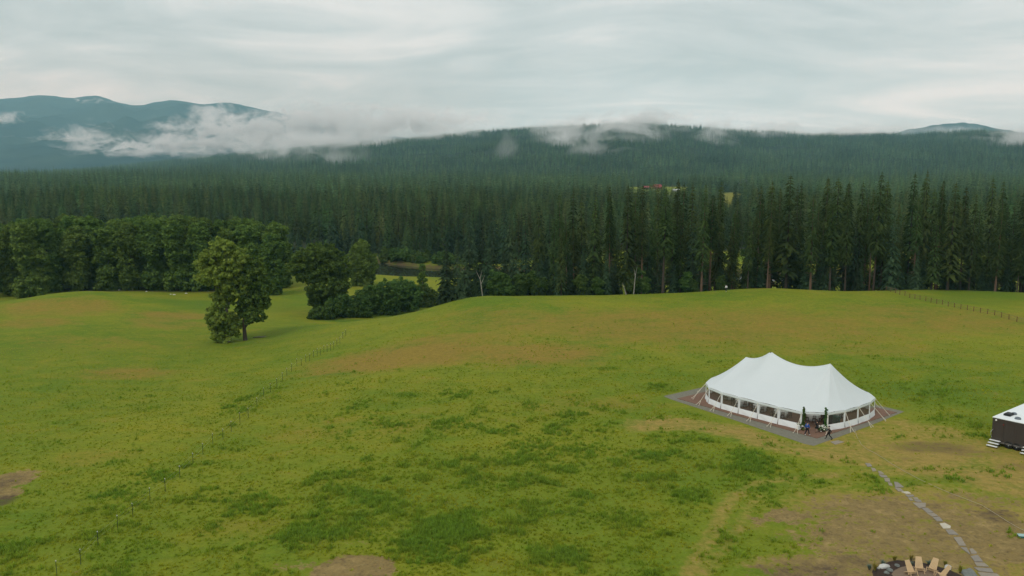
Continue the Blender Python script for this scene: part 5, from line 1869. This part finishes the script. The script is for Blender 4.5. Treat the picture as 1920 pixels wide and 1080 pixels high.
def farm(px, y, w_, d_, wall, roof, rmat, label, yaw, wmat):
    x = (px - 960) / FPX * (y * cP + 8); z = zat(x, y)
    e = empty('farm_building', (x, y, z), yaw); tag(e, label, 'building')
    b = MB(); b.box((0, 0, wall / 2), (w_, d_, wall)); obj('wall', b.mesh('wall', wmat), e)
    b = MB()
    o_ = .8
    V = [(-w_ / 2 - o_, -d_ / 2 - o_, wall), (w_ / 2 + o_, -d_ / 2 - o_, wall), (w_ / 2 + o_, d_ / 2 + o_, wall), (-w_ / 2 - o_, d_ / 2 + o_, wall), (-w_ / 2 - o_, 0, wall + roof), (w_ / 2 + o_, 0, wall + roof)]
    b.add(V, [(0, 1, 5, 4), (2, 3, 4, 5), (0, 4, 3), (1, 2, 5), (0, 3, 2, 1)]); obj('roof', b.mesh('roof', rmat), e)
    for k in (-.3, 0, .3):
        b = MB(); b.box((k * w_, -d_ / 2 - .03, wall * .55), (1.4, .06, 1.6)); obj('window', b.mesh('window', M['black_trim']), e)


farm(1232, 1400, 12, 9, 3.4, 4.0, M['red_roof'], 'small far house with a bright red roof above the treetops', .3, M['red_roof'])
farm(1213, 1420, 11, 8, 2.6, 2.4, M['red_roof'], 'low far shed with a red roof, left of the red-roofed house', .1, M['wood_dark'])
farm(1267, 1290, 9, 7, 2.6, 1.8, M['roof_white'], 'far white shed among the treetops right of the red roofs', -.2, M['pale_wall'])
special('silver_tree', 'pale silvery round tree at the edge of the far yellow field', 1392, 372, [(1388, 355, 8, 8), (1397, 357, 8, 8), (1392, 364, 10, 8)], 1, M['bark_grey'],
        foliage('silver_leaves', (.10, .125, .10), (.15, .18, .15), .3, .05), 88, r0=.4, dens=2, per=40, size=1.1, clump=2.2) if False else None
yy = 1335.0; xx = (1392 - 960) / FPX * (yy * cP + 8)
t, c = broad(88, [(-4, 0, 8, 6, 6, 6), (4, 0, 7, 6, 6, 6), (0, 0, 11, 6, 6, 5)], 12, .5, M['bark_grey'], foliage('silver_leaves', (.10, .125, .10), (.16, .19, .16), .3, .05), 2.2, 3, 40, 1.3)
place_tree('silver_tree', t, c, (xx, yy, zat(xx, yy)), 0, 1.0, 'pale silvery round tree at the edge of the far yellow field', 'tree')

# ------------------------------------------------------------------ grass tufts on the near meadow
def tuft(seed, n, h, r):
    g = np.random.default_rng(seed)
    V = []; F = []
    for k in range(n):
        a = g.uniform(0, 6.28); d = np.array((math.cos(a), math.sin(a), 0)); s = np.array((-d[1], d[0], 0)) * g.uniform(.018, .04)
        p0 = np.array((g.normal(0, r * .4), g.normal(0, r * .4), -.03))
        L_ = h * g.uniform(.5, 1.1); o_ = r * g.uniform(.2, 1.0)
        p1 = p0 + d * o_ * .4 + np.array((0, 0, L_ * .65)); p2 = p0 + d * o_ + np.array((0, 0, L_ * g.uniform(.75, 1.0)))
        b = len(V); V += [p0 - s, p0 + s, p1 + s * .8, p1 - s * .8, p2]; F += [[b, b + 1, b + 2], [b, b + 2, b + 3], [b + 3, b + 2, b + 4]]
    return mesh_from('tuft', V, np.array(F), M['grass'])


def zone(kind, x, y):
    i = np.clip(np.searchsorted(xs, x), 0, len(xs) - 1); j = np.clip(np.searchsorted(ys, y), 0, len(ys) - 1)
    return zones[kind][j, i]


TUFTS = [tuft(900 + k, 12, .30, .20) for k in range(4)] + [tuft(910 + k, 20, .55, .34) for k in range(3)]
NT = 210000
rr = 58 + 212 * rng.random(NT) ** 1.25; aa = rng.uniform(-.66, .66, NT)
gx, gy = rr * np.sin(aa), rr * np.cos(aa)
bare = np.maximum.reduce([zone('dirt', gx, gy), zone('straw', gx, gy) * .9, zone('dark', gx, gy), zone('dry', gx, gy) * .55])
lush = zone('lush', gx, gy)
patch = VN.fbm(gx / 7, gy / 7, 3); fine_ = VN.fbm(gx / 2.4, gy / 2.4, 3)
u_, v_ = tent_uv(gx, gy)
onpad = (u_ > -5.2) & (u_ < 22.3) & (v_ > -5.0) & (v_ < 19)
ltx, lty = (gx - TRL[0]) * wx[0] + (gy - TRL[1]) * wx[1], (gx - TRL[0]) * wy[0] + (gy - TRL[1]) * wy[1]
ontr = (ltx > -.3) & (ltx < 8) & (lty > -1.3) & (lty < 10)
onfire = np.hypot(gx - PC[0], gy - PC[1]) < PR + .2
onpath = np.zeros(NT, bool)
for o in path.children:
    onpath |= np.hypot(gx - o.location.x - c0.x, gy - o.location.y - c0.y) < .95
keep = ~onpath & (rng.random(NT) < smooth(270, 120, rr) * np.clip(.50 + .5 * lush + .4 * patch + .75 * fine_ - 1.2 * bare, 0.015, 1)) & ~onpad & ~ontr & ~onfire
gx, gy, lush, patch, fine_ = gx[keep], gy[keep], lush[keep], patch[keep], fine_[keep]
m = len(gx)
tall = (.55 * lush + .5 * patch + 1.0 * fine_ + rng.normal(0, .16, m) - .35 * smooth(100, 190, np.hypot(gx, gy))) > .50
sz = np.where(tall, rng.uniform(.7, 1.3, m), rng.uniform(.55, 1.15, m)) * (.8 + .35 * lush) * smooth(330, 130, np.hypot(gx, gy))
pick = np.where(tall, 4 + rng.integers(0, 3, m), rng.integers(0, 4, m))
scatter('meadow_grass', TUFTS, np.stack([gx, gy, zfun(gx, gy)], -1), np.stack([rng.normal(0, .1, m), rng.normal(0, .1, m), rng.uniform(0, 6.28, m)], -1),
        np.stack([sz, sz, sz * rng.uniform(.8, 1.15, m)], -1), pick, 'tufted green grass of the near meadow', ('tuft_lush', np.clip(lush * .45 + np.where(tall, .4, 0) + .5 * patch + .5 * fine_, 0, 1)))

# ------------------------------------------------------------------ mist drifting over the ridge
def mist_material():
    m = bpy.data.materials.new('mist'); m.use_nodes = True
    m.cycles.volume_step_rate = 0.45
    N, L = m.node_tree.nodes, m.node_tree.links
    N.clear()
    out = N.new('ShaderNodeOutputMaterial'); v = N.new('ShaderNodeVolumePrincipled')
    v.inputs['Color'].default_value = (.985, .99, .99, 1)
    v.inputs['Anisotropy'].default_value = 0.0
    tc = N.new('ShaderNodeTexCoord'); oi = N.new('ShaderNodeObjectInfo')
    ln = N.new('ShaderNodeVectorMath'); ln.operation = 'LENGTH'
    L.new(tc.outputs['Object'], ln.inputs[0])
    geo = N.new('ShaderNodeNewGeometry')
    sc_ = N.new('ShaderNodeVectorMath'); sc_.operation = 'MULTIPLY'; sc_.inputs[1].default_value = (1 / 135, 1 / 240, 1 / 90)
    L.new(geo.outputs['Position'], sc_.inputs[0])
    n = N.new('ShaderNodeTexNoise'); n.inputs['Scale'].default_value = 1.0; n.inputs['Detail'].default_value = 5.0; n.inputs['Roughness'].default_value = .62; n.inputs['Distortion'].default_value = .9
    L.new(sc_.outputs[0], n.inputs['Vector'])
    # density = max(0, (noise - .5) * k + falloff)
    a = N.new('ShaderNodeMath'); a.operation = 'MULTIPLY_ADD'; a.inputs[1].default_value = 8.0; a.inputs[2].default_value = -4.15
    L.new(n.outputs['Fac'], a.inputs[0])
    f = N.new('ShaderNodeMath'); f.operation = 'SUBTRACT'; f.inputs[0].default_value = 0.62
    L.new(ln.outputs['Value'], f.inputs[1])
    s = N.new('ShaderNodeMath'); s.operation = 'ADD'; s.use_clamp = True
    f2 = N.new('ShaderNodeMath'); f2.operation = 'MULTIPLY'; f2.inputs[1].default_value = 1.5
    L.new(f.outputs[0], f2.inputs[0])
    L.new(a.outputs[0], s.inputs[0]); L.new(f2.outputs[0], s.inputs[1])
    e = N.new('ShaderNodeMath'); e.operation = 'SUBTRACT'; e.use_clamp = True; e.inputs[0].default_value = 1.0
    L.new(ln.outputs['Value'], e.inputs[1])
    g = N.new('ShaderNodeMath'); g.operation = 'MULTIPLY'
    L.new(s.outputs[0], g.inputs[0]); L.new(e.outputs[0], g.inputs[1])
    at_ = N.new('ShaderNodeAttribute'); at_.attribute_type = 'OBJECT'; at_.attribute_name = 'thickness'
    h = N.new('ShaderNodeMath'); h.operation = 'MULTIPLY'
    L.new(g.outputs[0], h.inputs[0]); L.new(at_.outputs['Fac'], h.inputs[1])
    L.new(h.outputs[0], v.inputs['Density'])
    L.new(v.outputs[0], out.inputs['Volume'])
    return m


M['mist'] = mist_material()
bm = bmesh.new(); bmesh.ops.create_icosphere(bm, subdivisions=3, radius=1.0)
puff = bpy.data.meshes.new('mist'); bm.to_mesh(puff); bm.free(); puff.materials.append(M['mist'])
# (px, py, distance, half width px, half height px, half depth m, thickness per m)
WISPS = [(15, 222, 8600, 50, 14, 300, .004), (40, 268, 8200, 60, 14, 300, .0045), (130, 262, 7800, 70, 22, 350, .0045), (175, 256, 7600, 60, 30, 350, .006), (215, 278, 7200, 120, 20, 400, .005),
         (315, 236, 8000, 50, 20, 300, .004), (330, 268, 7000, 140, 26, 450, .006), (400, 212, 8600, 60, 30, 350, .005), (420, 250, 7000, 120, 40, 500, .007),
         (505, 246, 6600, 130, 38, 600, .008), (610, 235, 6200, 160, 46, 600, .008), (720, 232, 5600, 150, 34, 500, .006), (830, 228, 5600, 130, 26, 400, .004),
         (170, 190, 11800, 40, 14, 400, .003), (690, 230, 7000, 220, 36, 700, .0024), (820, 228, 6400, 190, 26, 600, .0022), (420, 268, 6800, 200, 20, 400, .005), (1300, 226, 6000, 240, 22, 500, .0016), (300, 285, 6600, 180, 14, 350, .004), (590, 268, 4900, 150, 16, 250, .006), (540, 285, 4500, 70, 30, 200, .0045), (470, 282, 4700, 110, 16, 220, .005), (660, 268, 4600, 100, 18, 200, .004),
         (950, 285, 4000, 20, 34, 130, .0014), (1040, 240, 4350, 60, 16, 160, .006), (1095, 250, 4200, 50, 22, 160, .007), (1150, 238, 4300, 70, 16, 160, .006),
         (1190, 232, 4450, 80, 20, 200, .006), (1310, 244, 4250, 50, 16, 140, .006), (1425, 248, 4200, 70, 12, 140, .005), (1120, 280, 3900, 60, 12, 120, .004), (1860, 252, 4150, 60, 18, 150, .006),
         (1910, 262, 4050, 40, 16, 130, .006), (1240, 228, 5000, 90, 22, 300, .004), (1400, 240, 5000, 160, 18, 300, .003), (1660, 244, 4700, 120, 12, 240, .003), (1790, 244, 5600, 70, 10, 200, .003), (700, 262, 4700, 120, 20, 220, .003), (560, 262, 5000, 120, 22, 260, .004), (1070, 262, 4100, 70, 26, 170, .005), (1200, 250, 4200, 60, 24, 160, .005), (1330, 258, 4100, 50, 18, 140, .004), (830, 252, 4600, 80, 10, 180, .004), (1500, 246, 4300, 90, 10, 160, .003), (620, 296, 4000, 70, 22, 160, .002)]
for i, (px, py, D, hw, hh_, dep, th) in enumerate(WISPS):
    if D < 5000:                       # hugging the slope: find where the sight line meets it
        ss = np.linspace(.05, 1.1, 300)
        X_, Y_, Z_ = ridge_point(np.full(300, float(px)), ss)
        q_ = project(X_, Y_, Z_ + 14)[1]
        hit = np.where(q_ <= py + 4)[0]
        D = float(Y_[hit[0]]) * .985 if len(hit) else float(CREST_Y(px))
        th *= 1.35; hw *= 1.7; hh_ *= 1.5; dep *= 1.5
    else:
        th *= 2.4
    d = ray(px, py); d = d / d[1]
    o = obj('mist', puff, None, (d[0] * D, D, CAMZ + d[2] * D), 0.0, (hw * D / FPX * 1.15, dep, hh_ * D / FPX * 1.25))
    o['thickness'] = float(th)
    tag(o, 'soft white wisp of low cloud drifting along the wooded ridge', group='wisps of low cloud on the ridge', kind='stuff')

# ------------------------------------------------------------------ air and mist
def build_haze():
    b = MB()
    b.box((0, 5600, 530), (36000, 15600, 1240))
    m = bpy.data.materials.new('haze_air'); m.use_nodes = True
    N, L = m.node_tree.nodes, m.node_tree.links
    N.clear()
    out = N.new('ShaderNodeOutputMaterial'); v = N.new('ShaderNodeVolumePrincipled')
    v.inputs['Color'].default_value = (0.42, 0.82, 1.0, 1)
    v.inputs['Absorption Color'].default_value = (1, 1, 1, 1)     # pure scattering air
    v.inputs['Density'].default_value = 6.0e-5
    L.new(v.outputs[0], out.inputs['Volume'])
    tag(obj('haze', b.mesh('haze', m)), 'thin blue haze filling the valley air', kind='stuff')


build_haze()
